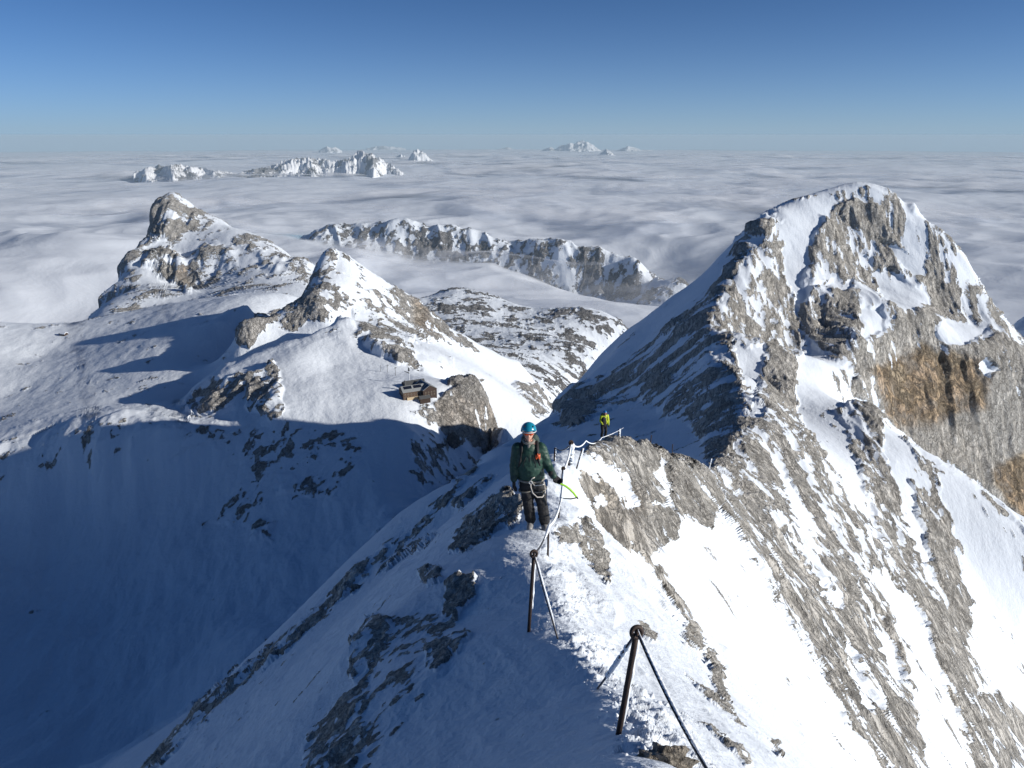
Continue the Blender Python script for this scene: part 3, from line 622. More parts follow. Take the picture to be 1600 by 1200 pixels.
M_FAR = alpine_material('distant_snow_and_rock', 5.0, rock_a=(.33, .33, .34), rock_b=(.22, .22, .24))
# ------------------------------------------------------------------ cut the land into its landforms
zone = np.zeros((NT-1, NR-1), int)
rc_ = np.sqrt(RV[:-1, :-1]*RV[1:, 1:]); tc_ = (THV[:-1, :-1]+THV[1:, 1:])/2; pxc = (PX[:-1, :-1]+PX[1:, 1:])/2
# ends of the near ridge on each bearing (metres)
_bt = np.radians([-112, -40, -30, -20, -10, 0, 3.0, 5, 8, 11, 14, 17.5, 21, 25, 30, 38, 60, 112])
_br = [60, 60, 44, 50, 60, 70, 80, 80, 85, 90, 105, 104, 60, 52, 46, 42, 45, 60]
rb = np.exp(np.interp(tc_, _bt, np.log(_br)))
zone[:] = 3
zone[rc_ < rb] = 1
zone[rc_ < np.minimum(12, rb)] = 0
mt = (rc_ >= rb) & (rc_ < np.interp(tc_, np.radians([-8, -3, 0, 2, 6, 10, 20, 40, 60]), [330, 400, 440, 560, 680, 740, 900, 1300, 1300])) & (tc_ > np.radians(-8))
zone[mt] = 2
zone[(zone == 3) & (tc_ > math.radians(13.5)) & (rc_ > 1000)] = 7
pk = (zone == 3) & (rc_ > np.interp(tc_, np.radians([-25, -21, -17, -13, -10, -8, -2, 3]), [930, 900, 930, 930, 900, 930, 1050, 1150])) & (rc_ < 1400) & (tc_ > math.radians(-24)) & (tc_ < math.radians(4))
zone[pk] = 4
zone[(zone == 3) & (rc_ > np.interp(tc_, np.radians([-34, -28, -24, -16, -12]), [1850, 1750, 1650, 1500, 1420])) & (rc_ < 4300) & (tc_ < math.radians(-10.5))] = 5
zone[(zone == 3) & (rc_ >= 1400) & (rc_ < 4300) & (tc_ >= math.radians(-10.5))] = 6
zone[(rc_ >= 4300) & (tc_ < math.radians(15.5))] = 8
zone[(rc_ >= 4300) & (tc_ >= math.radians(15.5))] = 7
idx = np.arange(NT*NR).reshape(NT, NR)
QUADS = np.stack([idx[:-1, :-1], idx[:-1, 1:], idx[1:, 1:], idx[1:, :-1]], -1)
XYZV = np.stack([DX, DY, DZ], -1).astype(np.float32)
def mesh_from(name, co, faces, attrs, mat, smooth=True):
    me = bpy.data.meshes.new(name)
    me.vertices.add(len(co)); me.vertices.foreach_set('co', co.astype(np.float32).ravel())
    me.loops.add(faces.size); me.loops.foreach_set('vertex_index', faces.ravel().astype(np.int32))
    me.polygons.add(len(faces)); me.polygons.foreach_set('loop_start', (np.arange(len(faces))*4).astype(np.int32))
    me.update(calc_edges=True); me.polygons.foreach_set('use_smooth', np.full(len(faces), smooth))
    for k, v in attrs.items():
        a = me.attributes.new(k, 'FLOAT', 'POINT'); a.data.foreach_set('value', v.astype(np.float32))
    me.materials.append(mat)
    o = bpy.data.objects.new(name, me); COL.objects.link(o); return o
def landform(name, z, mat, label):
    f = QUADS[zone == z].reshape(-1, 4)
    if len(f) == 0: return
    u_, inv = np.unique(f, return_inverse=True)
    o = mesh_from(name, XYZV[u_], inv.reshape(-1, 4), {'rock': ROCKF[u_], 'ochre': TINTV[u_]}, mat)
    o['kind'] = 'structure'; o['label'] = label
    return o
landform('crest_path', 0, M_NEAR, 'wind packed snow path on the crest of the ridge by the iron posts')
landform('near_ridge', 1, M_SLOPE, 'snowy ridge with rock outcrops falling away from the path')
landform('rocky_mountain', 2, M_MTN, 'big grey rock mountain streaked with snow and yellow cliff')
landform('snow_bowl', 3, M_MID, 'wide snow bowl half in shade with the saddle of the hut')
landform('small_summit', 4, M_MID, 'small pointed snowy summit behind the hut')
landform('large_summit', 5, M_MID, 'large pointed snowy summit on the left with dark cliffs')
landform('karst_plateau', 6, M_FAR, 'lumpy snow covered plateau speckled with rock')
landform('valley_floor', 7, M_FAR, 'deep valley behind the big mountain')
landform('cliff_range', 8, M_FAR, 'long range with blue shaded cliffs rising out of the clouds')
print('landforms', time.time()-T0)
# ------------------------------------------------------------------ sea of clouds
def _c(x0, y0):
    a = at(x0, y0, 1); k = 1000/-a.z; return a.x*k, a.y*k
_PF = [(_c(150, 350), 2200), (_c(30, 420), 1600), (_c(600, 420), 1200), (_c(1480, 350), 2600), (_c(980, 370), 1800)]
def PUFF(x, y):
    return sum(np.exp(-((x-c[0])**2+(y-c[1])**2)/(2*s*s)) for c, s in _PF)
def cloud_height(x, y, r):
    lam = [26000, 9000, 4200, 2000, 1000, 520, 260]
    amp = [95, 66, 40, 26, 13, 6, 3]
    h = np.zeros_like(x)
    for i, (l, a) in enumerate(zip(lam, amp)):
        f = l/r; w = sstep(.003, .008, f)
        n = noise(x/l+i*7.7, y/(l*.8)+i*3.3, 140+i)
        if 0 < i: n = 1-np.abs(n)*2.2 if i % 2 else n
        if l <= 2000: a = a*(1+1.0*PUFF(x, y))
        h += a*w*n
    return h
CT = np.radians(np.arange(-60, 60.01, .16)); CR = np.exp(np.linspace(math.log(2600), math.log(150000), 620))
ct, cr = np.meshgrid(CT, CR, indexing='ij')
cx = cr*np.sin(ct); cy = cr*np.cos(ct)
ch = cloud_height(cx, cy, cr)
cz = -1020 + ch - cr**2/(2*R_EARTH)
cpx, cpy = proj(cx, cy, cz)
# banks and hollows of the cloud sea
def bump(x0, y0, rad, h):
    a = at(x0, y0, 1); k = 1000/-a.z; X, Y = a.x*k, a.y*k
    return h*np.exp(-((cx-X)**2+(cy-Y)**2)/(2*rad*rad))
cz += bump(170, 400, 900, 110) + bump(20, 330, 1200, 60) + bump(90, 430, 700, 60) - bump(100, 345, 1100, 110)
cz += -bump(75, 500, 420, 190) - bump(1085, 408, 900, 330) - bump(960, 372, 900, 110) - bump(1480, 330, 900, 90)
cz -= 85*sstep(-.30, -.12, ct)*(1-sstep(.25, .33, ct))*(1-sstep(6800, 8200, cr))
base = np.full(cz.shape, -1600.0)
mk = cr < 10500
base[mk] = base_T(ct[mk], np.log(cr[mk]))*cr[mk]
rng = fbm(cx/900, cy/900, 4, 300)
CA_ = 0; ca = sstep(-30, 240, cz - base + rng*110)
ci = np.arange(cz.size).reshape(cz.shape)
cf = np.stack([ci[:-1, :-1], ci[:-1, 1:], ci[1:, 1:], ci[1:, :-1]], -1).reshape(-1, 4)
mc, nt, bs = new_mat('cloud'); lk = nt.links
tc = N_(nt, 'ShaderNodeTexCoord')
n1 = noise_(nt, tc.outputs['Object'], 1/700, 8, .6, .6)
n2 = noise_(nt, tc.outputs['Object'], 1/9000, 5, .55)
a_ = N_(nt, 'ShaderNodeAttribute', attribute_name='body')
al = math_(nt, 'ADD', a_.outputs['Fac'], math_(nt, 'MULTIPLY', math_(nt, 'SUBTRACT', n1, .5), math_(nt, 'SUBTRACT', 1.0, a_.outputs['Fac'])), True)
lk.new(al, bs.inputs['Alpha'])
bs.inputs['Base Color'].default_value = (.66, .71, .80, 1)
bs.inputs['Roughness'].default_value = 1; bs.inputs['Specular IOR Level'].default_value = 0
bp = N_(nt, 'ShaderNodeBump'); bp.inputs['Strength'].default_value = .35; bp.inputs['Distance'].default_value = 60
lk.new(n1, bp.inputs['Height']); lk.new(bp.outputs[0], bs.inputs['Normal'])
o = mesh_from('cloud_sea', np.stack([cx, cy, cz], -1).reshape(-1, 3), cf, {'body': ca.ravel()}, mc)
o['kind'] = 'structure'; o['label'] = 'sea of grey clouds reaching to the horizon'
# a thinner, broken layer of cloud tops drifting above the main sheet
W1 = np.radians(np.arange(-60, 60.01, .3)); W2 = np.exp(np.linspace(math.log(3200), math.log(60000), 300))
wt, wr = np.meshgrid(W1, W2, indexing='ij'); vx_ = wr*np.sin(wt); vy_ = wr*np.cos(wt)
kk = cloud_height(vx_, vy_, wr)
vz_ = -1020 + kk - wr**2/(2*R_EARTH) + 75 + 45*fbm(vx_/1500, vy_/1500, 4, 333)
vz_ -= 85*sstep(-.30, -.12, wt)*(1-sstep(.25, .33, wt))*(1-sstep(6800, 8200, wr))
bs_ = np.full(vz_.shape, -1600.0); mk = wr < 10500; bs_[mk] = base_T(wt[mk], np.log(wr[mk]))*wr[mk]
wa_ = sstep(0, 220, vz_-bs_)*sstep(3200, 4200, wr)*(1-sstep(40000, 60000, wr))
mw, nt, bs = new_mat('thin_cloud'); lk = nt.links; tc = N_(nt, 'ShaderNodeTexCoord')
mp = N_(nt, 'ShaderNodeMapping'); lk.new(tc.outputs['Object'], mp.inputs[0]); mp.inputs['Scale'].default_value = (1, .8, .3)
q1 = noise_(nt, mp.outputs[0], 1/2600, 9, .58, .5); q2 = noise_(nt, mp.outputs[0], 1/14000, 4, .5, .3)
qq = math_(nt, 'ADD', q1, math_(nt, 'MULTIPLY', math_(nt, 'SUBTRACT', q2, .5), .6))
mr = N_(nt, 'ShaderNodeMapRange', interpolation_type='SMOOTHSTEP'); lk.new(qq, mr.inputs[0]); mr.inputs[1].default_value = .44; mr.inputs[2].default_value = .66; mr.inputs[4].default_value = .85
a_ = N_(nt, 'ShaderNodeAttribute', attribute_name='body')
lk.new(math_(nt, 'MULTIPLY', mr.outputs[0], a_.outputs['Fac']), bs.inputs['Alpha'])
bs.inputs['Base Color'].default_value = (.77, .80, .87, 1); bs.inputs['Roughness'].default_value = 1; bs.inputs['Specular IOR Level'].default_value = 0
bp = N_(nt, 'ShaderNodeBump'); bp.inputs['Strength'].default_value = .5; bp.inputs['Distance'].default_value = 160
lk.new(q1, bp.inputs['Height']); lk.new(bp.outputs[0], bs.inputs['Normal'])
wi = np.arange(vz_.size).reshape(vz_.shape)
wf_ = np.stack([wi[:-1, :-1], wi[:-1, 1:], wi[1:, 1:], wi[1:, :-1]], -1).reshape(-1, 4)
o = mesh_from('cloud_tops', np.stack([vx_, vy_, vz_], -1).reshape(-1, 3), wf_, {'body': wa_.ravel()}, mw)
o['kind'] = 'structure'; o['label'] = 'broken thin cloud tops lying over the sea of clouds'
print('clouds', time.time()-T0)
# ------------------------------------------------------------------ ranges standing out of the clouds far away
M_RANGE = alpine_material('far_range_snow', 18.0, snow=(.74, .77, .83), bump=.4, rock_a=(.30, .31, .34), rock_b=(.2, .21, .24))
def far_range(name, label, pts, r, half, rock=.35, mat=None, rough=1.0, seed=0):
    pts = [(x-.0, y) for x, y in pts]
    th = np.array([float(unproj(x, y)[0]) for x, y in pts]); T = np.array([float(unproj(x, y)[1]) for x, y in pts])
    n = int(max(40, (th[-1]-th[0])/math.radians(.045))); m = 46
    a = np.linspace(th[0]-.0015, th[-1]+.0015, n); q = np.linspace(-1, 1, m)
    A, Q = np.meshgrid(a, q, indexing='ij')
    R = r + Q*half + noise(A*60, Q*0, seed)*half*.25
    top = np.interp(a, th, T, left=T[0]-.004, right=T[-1]-.004)*r
    floor = -1120 - r*r/(2*R_EARTH) - 300
    X, Y = R*np.sin(A), R*np.cos(A)
    h = (top-floor)[:, None]
    env = 1-np.abs(Q)**1.15
    k = half*.55
    spur = 1-np.abs(noise(X/k+seed, Y/k, 200+seed))*2.2
    k2 = half*.22
    spur2 = 1-np.abs(noise(X/k2+seed, Y/k2, 230+seed))*2.2
    k3 = half*.09
    spur3 = 1-np.abs(noise(X/k3+seed, Y/k3, 240+seed))*2.2
    Z = floor + h*np.clip(env + (spur-.6)*.20*rough*np.minimum(1, np.abs(Q)*3) + (spur2-.6)*.17*rough*np.minimum(1, .25+np.abs(Q)*2) + (spur3-.6)*.10*rough, 0, 1.15)
    idx = np.arange(n*m).reshape(n, m)
    F = np.stack([idx[:-1, :-1], idx[:-1, 1:], idx[1:, 1:], idx[1:, :-1]], -1).reshape(-1, 4)
    rk = rock + (fbm(X/(half*.3), Y/(half*.3), 4, 260+seed))*.35 + np.clip((.35-(Z-floor)/h)*.5, -.1, .3)
    o = mesh_from(name, np.stack([X, Y, Z], -1).reshape(-1, 3), F, {'rock': rk.ravel(), 'ochre': rk.ravel()*0}, mat or M_RANGE)
    o['kind'] = 'structure'; o['label'] = label
    return o
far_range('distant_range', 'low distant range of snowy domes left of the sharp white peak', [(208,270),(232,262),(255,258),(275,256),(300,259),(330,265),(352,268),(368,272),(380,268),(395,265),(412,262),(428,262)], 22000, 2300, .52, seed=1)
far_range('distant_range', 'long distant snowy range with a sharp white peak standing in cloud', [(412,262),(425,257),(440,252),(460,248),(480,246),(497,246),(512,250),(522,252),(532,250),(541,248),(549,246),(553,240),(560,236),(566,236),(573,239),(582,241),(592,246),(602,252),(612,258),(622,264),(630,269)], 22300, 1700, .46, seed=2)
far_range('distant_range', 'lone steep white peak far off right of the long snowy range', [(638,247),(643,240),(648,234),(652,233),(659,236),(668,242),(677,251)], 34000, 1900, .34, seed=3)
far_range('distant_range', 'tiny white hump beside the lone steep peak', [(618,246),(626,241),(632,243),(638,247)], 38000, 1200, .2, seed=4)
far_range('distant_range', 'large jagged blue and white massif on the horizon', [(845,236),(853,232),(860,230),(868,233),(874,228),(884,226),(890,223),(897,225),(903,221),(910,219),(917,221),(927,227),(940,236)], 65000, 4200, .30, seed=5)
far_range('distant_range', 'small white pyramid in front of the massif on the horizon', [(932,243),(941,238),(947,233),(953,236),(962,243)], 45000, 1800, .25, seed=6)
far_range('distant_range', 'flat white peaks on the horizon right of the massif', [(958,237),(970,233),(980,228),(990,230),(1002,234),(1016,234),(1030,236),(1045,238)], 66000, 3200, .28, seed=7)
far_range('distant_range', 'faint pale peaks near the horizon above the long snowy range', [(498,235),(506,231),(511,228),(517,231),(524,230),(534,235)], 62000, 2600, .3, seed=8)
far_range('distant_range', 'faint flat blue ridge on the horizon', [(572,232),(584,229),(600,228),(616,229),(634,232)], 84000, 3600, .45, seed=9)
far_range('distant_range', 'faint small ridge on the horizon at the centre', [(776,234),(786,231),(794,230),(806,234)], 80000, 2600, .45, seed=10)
print('far', time.time()-T0)
# ------------------------------------------------------------------ haze over the cloud sea
hm = bpy.data.materials.new('haze'); hm.use_nodes = True; hn = hm.node_tree
hn.nodes.remove(hn.nodes['Principled BSDF'])
pv = hn.nodes.new('ShaderNodeVolumePrincipled'); pv.inputs['Color'].default_value = (.66, .85, 1, 1)
pv.inputs['Density'].default_value = 1.7e-5; pv.inputs['Anisotropy'].default_value = 0.0
hn.links.new(pv.outputs[0], hn.nodes['Material Output'].inputs['Volume'])
hb = bmesh.new(); bmesh.ops.create_cube(hb, size=1)
for v in hb.verts: v.co = Vector((v.co.x*232000, v.co.y*232000, -2050 + v.co.z*4110))
hme = bpy.data.meshes.new('haze'); hb.to_mesh(hme); hb.free(); hme.materials.append(hm)
ho = bpy.data.objects.new('haze', hme); COL.objects.link(ho); ho['kind'] = 'stuff'
print('all done', time.time()-T0)
# ------------------------------------------------------------------ finding the ground
GPX, GPY = proj(DX, DY, DZ); GR = np.hypot(DX, DY)
def ground(x, y, rmin=1.0, rmax=12000, tol=2.2):
    m = np.flatnonzero((np.abs(GPX-x) < tol) & (np.abs(GPY-y) < tol) & (GR > rmin) & (GR < rmax))
    if len(m) == 0:
        m = np.flatnonzero((GR > rmin) & (GR < rmax)); d = np.hypot(GPX[m]-x, GPY[m]-y); i = m[np.argmin(d)]
    else:
        i = m[np.argmin(GR[m]+np.hypot(GPX[m]-x, GPY[m]-y)*GR[m]*.01)]
    return Vector((float(DX[i]), float(DY[i]), float(DZ[i])))
def ground_below(x, y):
    """height of the ground at a world place"""
    r = math.hypot(x, y); w = max(.02, r*.004)
    m = np.flatnonzero((np.abs(DX-x) < w) & (np.abs(DY-y) < w))
    if len(m) == 0: return float(base_z(np.array([x]), np.array([y]))[0])
    d = np.hypot(DX[m]-x, DY[m]-y); return float(DZ[m[np.argmin(d)]])
# ------------------------------------------------------------------ object helpers
def mat(name, col, rough=.6, metal=0.0, var=0.0, scale=20, bump=0, emit=None):
    m, nt, bs = new_mat(name); lk = nt.links
    bs.inputs['Roughness'].default_value = rough; bs.inputs['Metallic'].default_value = metal
    tc = N_(nt, 'ShaderNodeTexCoord'); n = noise_(nt, tc.outputs['Object'], scale, 4, .6)
    a = tuple(c*(1-var) for c in col); b = tuple(min(1, c*(1+var)) for c in col)
    lk.new(mix_(nt, n, a, b), bs.inputs['Base Color'])
    if bump:
        bp = N_(nt, 'ShaderNodeBump'); bp.inputs['Strength'].default_value = bump; bp.inputs['Distance'].default_value = .3/scale
        lk.new(n, bp.inputs['Height']); lk.new(bp.outputs[0], bs.inputs['Normal'])
    return m
def cap(bm, p0, p1, r0, r1, n=10, caps=True):
    """tapered round bar with rounded ends"""
    p0 = Vector(p0); p1 = Vector(p1); ax = p1-p0; Lh = ax.length
    if Lh < 1e-6: return
    q = ax.to_track_quat('Z', 'Y'); prof = []
    k = 4 if caps else 0
    for i in range(k): a = -math.pi/2 + (math.pi/2)*i/k; prof.append((r0*math.cos(a), r0*math.sin(a)))
    prof.append((r0, 0)); prof.append((r1, Lh))
    for i in range(1, k+1): a = (math.pi/2)*i/k; prof.append((r1*math.cos(a), Lh+r1*math.sin(a)))
    rings = []
    for r, z in prof:
        rings.append([bm.verts.new(p0 + q @ Vector((max(r, 1e-5)*math.cos(2*math.pi*j/n), max(r, 1e-5)*math.sin(2*math.pi*j/n), z))) for j in range(n)])
    for A, B in zip(rings[:-1], rings[1:]):
        for j in range(n): bm.faces.new((A[j], A[(j+1) % n], B[(j+1) % n], B[j]))
    bm.faces.new(rings[0][::-1]); bm.faces.new(rings[-1])
def chain(bm, pts, rs, n=8):
    for i in range(len(pts)-1): cap(bm, pts[i], pts[i+1], rs[i], rs[i+1], n)
def tube(bm, pts, r, n=8):
    """one swept tube; r may be a number or a list"""
    pts = [Vector(p) for p in pts]; rs = [r]*len(pts) if isinstance(r, (int, float)) else r
    up = Vector((0, 0, 1)); rings = []
    for i, p in enumerate(pts):
        t = (pts[min(i+1, len(pts)-1)]-pts[max(i-1, 0)]).normalized()
        a = t.cross(up)
        if a.length < 1e-3: a = t.cross(Vector((0, 1, 0)))
        a.normalize(); b = a.cross(t)
        rings.append([bm.verts.new(p + (a*math.cos(2*math.pi*j/n)+b*math.sin(2*math.pi*j/n))*rs[i]) for j in range(n)])
    for A, B in zip(rings[:-1], rings[1:]):
        for j in range(n): bm.faces.new((A[j], A[(j+1) % n], B[(j+1) % n], B[j]))
    bm.faces.new(rings[0][::-1]); bm.faces.new(rings[-1])
def ell(bm, c, rad, rot=None, u=16, v=12):
    M = Matrix.Translation(Vector(c)) @ ((rot or Matrix.Identity(3)).to_4x4()) @ Matrix.Diagonal((*rad, 1))
    bmesh.ops.create_uvsphere(bm, u_segments=u, v_segments=v, radius=1, matrix=M)
def box(bm, c, size, rot=None):
    M = Matrix.Translation(Vector(c)) @ ((rot or Matrix.Identity(3)).to_4x4()) @ Matrix.Diagonal((*size, 1))
    return bmesh.ops.create_cube(bm, size=1, matrix=M)
def torus(bm, c, R, r, axis=(0, 1, 0), n=18, m=8):
    q = Vector(axis).to_track_quat('Z', 'Y'); V = []
    for i in range(n):
        a = 2*math.pi*i/n
        V.append([bm.verts.new(Vector(c) + q @ Vector(((R+r*math.cos(b))*math.cos(a), (R+r*math.cos(b))*math.sin(a), r*math.sin(b)))) for b in [2*math.pi*j/m for j in range(m)]])
    for i in range(n):
        for j in range(m): bm.faces.new((V[i][j], V[(i+1) % n][j], V[(i+1) % n][(j+1) % m], V[i][(j+1) % m]))
def loft(bm, secs, n=16):
    """closed body through elliptical sections (centre, half width, half depth)"""
    R = []
    for c, a, b in secs:
        R.append([bm.verts.new(Vector(c)+Vector((a*math.cos(2*math.pi*j/n), b*math.sin(2*math.pi*j/n), 0))) for j in range(n)])
    for A, B in zip(R[:-1], R[1:]):
        for j in range(n): bm.faces.new((A[j], A[(j+1) % n], B[(j+1) % n], B[j]))
    bm.faces.new(R[0][::-1]); bm.faces.new(R[-1])
def obj(name, bm, m, parent=None, smooth=True, remesh=None, sm=0, wrinkle=0):
    bmesh.ops.recalc_face_normals(bm, faces=bm.faces)
    me = bpy.data.meshes.new(name); bm.to_mesh(me); bm.free()
    o = bpy.data.objects.new(name, me); COL.objects.link(o)
    if remesh:
        md = o.modifiers.new('r', 'REMESH'); md.mode = 'VOXEL'; md.voxel_size = remesh; md.use_smooth_shade = smooth
        if sm: s_ = o.modifiers.new('s', 'SMOOTH'); s_.iterations = sm; s_.factor = .5
        dg = bpy.context.evaluated_depsgraph_get(); me2 = bpy.data.meshes.new_from_object(o.evaluated_get(dg))
        o.modifiers.clear(); o.data = me2; bpy.data.meshes.remove(me); me = me2; me.name = name
        if wrinkle:
            n = len(me.vertices); co = np.empty(n*3, np.float32); me.vertices.foreach_get('co', co); co = co.reshape(-1, 3)
            nr = np.empty(n*3, np.float32); me.vertices.foreach_get('normal', nr); nr = nr.reshape(-1, 3)
            w = noise(co[:, 0]*9+co[:, 1]*4, co[:, 2]*16+co[:, 0]*5, 3)+.5*noise(co[:, 0]*24+co[:, 1]*9, co[:, 2]*30, 8)
            co += nr*(w*wrinkle)[:, None]; me.vertices.foreach_set('co', co.ravel().astype(np.float32))
    if smooth: me.polygons.foreach_set('use_smooth', np.ones(len(me.polygons), bool))
    me.materials.append(m)
    if parent: o.parent = parent
    return o
def tag(o, label, cat, group=None):
    o['label'] = label; o['category'] = cat
    if group: o['group'] = group
    return o
def thing(name, label, cat, loc, rz=0, group=None):
    o = bpy.data.objects.new(name, None); COL.objects.link(o); o.location = loc; o.rotation_euler = (0, 0, rz)
    o.empty_display_size = .2
    return tag(o, label, cat, group)
# ------------------------------------------------------------------ materials of the small things
M_IRON = mat('rusted_iron', (.045, .030, .026), .65, .4, .35, 60, .4)
M_CABLE = mat('steel_cable', (.05, .05, .058), .5, .6, .3, 200, .3)
M_RIME = mat('rime', (.78, .83, .90), .9, 0, .05, 60, .8)
M_JACKET = mat('green_shell_fabric', (.010, .046, .032), .55, 0, .18, 14, .2)
M_BLACK = mat('black_fabric', (.012, .012, .015), .75, 0, .3, 18, .2)
M_GREY = mat('grey_fabric', (.20, .19, .17), .8, 0, .2, 30, .2)
M_SKIN = mat('skin', (.55, .30, .22), .5, 0, .1, 25, .1)
M_TEAL = mat('teal_helmet', (.01, .22, .34), .25, 0, .06, 8)
M_SILVER = mat('grey_shell', (.55, .56, .58), .4, 0, .1, 20)
M_LENS = mat('orange_lens', (.60, .07, .015), .08, .3, .2, 10)
M_ROPE = mat('white_rope', (.50, .47, .44), .8, 0, .35, 90, .5)
M_LIME = mat('lime_grip', (.30, .62, .02), .45, 0, .08, 20)
M_ORANGE = mat('orange_print', (.62, .09, .02), .5, 0, .1, 60)
M_YELLOW = mat('yellow_green_fabric', (.45, .55, .015), .6, 0, .12, 14, .2)
M_BLUE = mat('blue_helmet', (.02, .16, .42), .35, 0, .06, 8)
M_PACK = mat('dark_pack', (.02, .045, .040), .7, 0, .2, 25, .2)
M_BOOT = mat('boot_shell', (.22, .22, .23), .45, 0, .15, 20)
# ------------------------------------------------------------------ iron posts and cable
def post(x_base, y_base, x_top, y_top, r, rad, label, ring=True, rime=0.0, group='iron posts along the ridge path', ringside=0.0):
    b = at(x_base, y_base, r); th, T = unproj(x_top, y_top)
    # the head hangs over the same stretch of ground, leaning only sideways
    rt = r*1.0; top = at(x_top, y_top, rt)
    t = thing('iron_post', label, 'post', b, 0, group)
    d = top-b; bm = bmesh.new(); n = 10
    pts = [Vector((0, 0, 0))-d.normalized()*.22] + [d*(i/6) for i in range(7)]
    tube(bm, pts, rad, 10); obj('rod', bm, M_IRON, t)
    if ring:
        bm = bmesh.new(); u = d.normalized(); c = d+u*rad*1.0
        R_ = 1.75 if rad < .02 else 1.25
        torus(bm, c, rad*R_, rad*.75 if rad < .02 else rad*.5, (.25, -1, .25), 18, 8); cap(bm, c-Vector((0, rad*1.3, 0)), c+Vector((0, rad*1.3, 0)), rad*.7, rad*.7, 8)
        o = obj('eyelet', bm, M_IRON, t)
    if rime:
        bm = bmesh.new(); rng = random.Random(int(x_base)); K = 14
        side = Vector((1, .25, .1)).normalized()*rad*.9
        tube(bm, [d*(.10+.9*i/K)+side*(1+.2*rng.uniform(-1, 1)) for i in range(K+1)], [rad*rime*(.75+.5*rng.random()) for _ in range(K+1)], 8)
        obj('rime', bm, M_RIME, t)
    return b, top
def sag(a, b, s, n=24):
    return [a.lerp(b, i/n) - Vector((0, 0, 4*s*(i/n)*(1-i/n))) for i in range(n+1)]
def cable(pts, rad, label, rime=0.0, rime_span=(0, 1), seed=1):
    """steel cable hung through the given points, with rime grown on its windward side"""
    t = thing('steel_cable', label, 'cable', pts[0], 0, 'steel cable of the ridge path')
    o0 = pts[0]; q = [p-o0 for p in pts]
    bm = bmesh.new(); tube(bm, q, rad, 8); obj('wire', bm, M_CABLE, t)
    if rime:
        rng = random.Random(seed); a, b = int(rime_span[0]*(len(q)-1)), int(rime_span[1]*(len(q)-1))
        dense = []
        for i in range(a, b):
            for k in range(5): dense.append(q[i].lerp(q[i+1], k/5))
        dense.append(q[b]); m = len(dense)
        rs = [rad*rime*(.7+.6*rng.random())*min(1, .3+4*min(i, m-1-i)/m) for i in range(m)]
        bm = bmesh.new(); tube(bm, [p+Vector((rad*.9, rad*.2, rad*.5)) for p in dense], rs, 8); obj('rime', bm, M_RIME, t)
    return t
P1b, P1t = post(966, 1150, 994, 992, 3.0, .0145, 'nearest dark iron post, leaning right, at the bottom of the picture', rime=.7)
P2b, P2t = post(828, 960, 834, 868, 5.5, .0155, 'dark iron post with a ring head just in front of the climber', rime=.7)
P3b, P3t = post(856, 870, 857, 822, 8.5, .014, 'short iron post standing beside the boots of the green climber', ring=False)
P4b, P4t = post(872, 817, 875, 786, 11.5, .016, 'iron post under the ice axe of the green climber', ring=False)
P5b, P5t = post(877, 762, 880, 734, 15.5, .030, 'snow capped iron post at the level of the climber\'s elbow', rime=1.4)
P6b, P6t = post(889, 728, 892, 694, 19.0, .042, 'thick rime covered post behind the green climber', rime=1.7)
P7b, P7t = post(902, 728, 910, 701, 19.5, .022, 'bent iron post right of the thick rime covered post', ring=False, rime=1.4)
P8b, P8t = post(866, 726, 867, 700, 20.0, .024, 'thin iron post left of the thick rime covered post', ring=False, rime=1.0)
P9b, P9t = post(967, 684, 967, 671, 38, .040, 'white post of the handrail on top of the rock knob', ring=False, rime=1.6)
PAb, PAt = post(1016, 697, 1018, 680, 46, .035, 'lone thin rod in the shade right of the rock knob', ring=False)
PBb, PBt = post(1050, 714, 1051, 694, 54, .035, 'thin rod at the right end of the rock knob', ring=False)
PCb, PCt = post(1106, 737, 1111, 717, 100, .06, 'small rimed rod at the snowy notch below the big mountain', ring=False, rime=1.8)
g1 = ground(932, 1074, 2.5, 9); g2 = ground(873, 998, 3.0, 12)
off1 = (P1t-P1b).normalized()*.02; off2 = (P2t-P2b).normalized()*.015
cable(sag(P1t+off1, at(1112, 1215, 2.35), .03), .0065, 'dark cable running from the nearest post off the bottom edge', 1.15, (.03, 1), 1)
cable(sag(P1t+off1, g1-Vector((0, 0, .02)), .01), .0065, 'frosted cable from the nearest post down left into the snow', 2.1, (.1, .8), 2)
cable(sag(P2t+off2, g2-Vector((0, 0, .02)), .01), .008, 'cable from the ring headed post down right into the snow', 1.1, (.05, .85), 3)
cable(sag(P2t+off2, P3t, .06)+sag(P3t, P4t, .08)[1:], .009, 'cable rising from the ring headed post past the climber\'s boots', 1.9, (.3, 1), 4)
cable(sag(P4t, P5t, .10), .012, 'thick white rimed cable beside the climber\'s hand', 2.0, (0, 1), 5)
cable(sag(P5t, P6t, .12), .014, 'rimed cable between the posts behind the green climber', 1.7, (0, 1), 6)
cable(sag(P8t, P6t, .12)+sag(P6t, at(915, 689, 25), .15)[1:]+sag(at(915, 689, 25), at(940, 684, 34), .2)[1:]+sag(at(940, 684, 34), at(974, 668.5, 39), .05)[1:], .015, 'rimed cable and handrail rising over the rock knob', 1.25, (0, 1), 7)
print('posts', time.time()-T0)
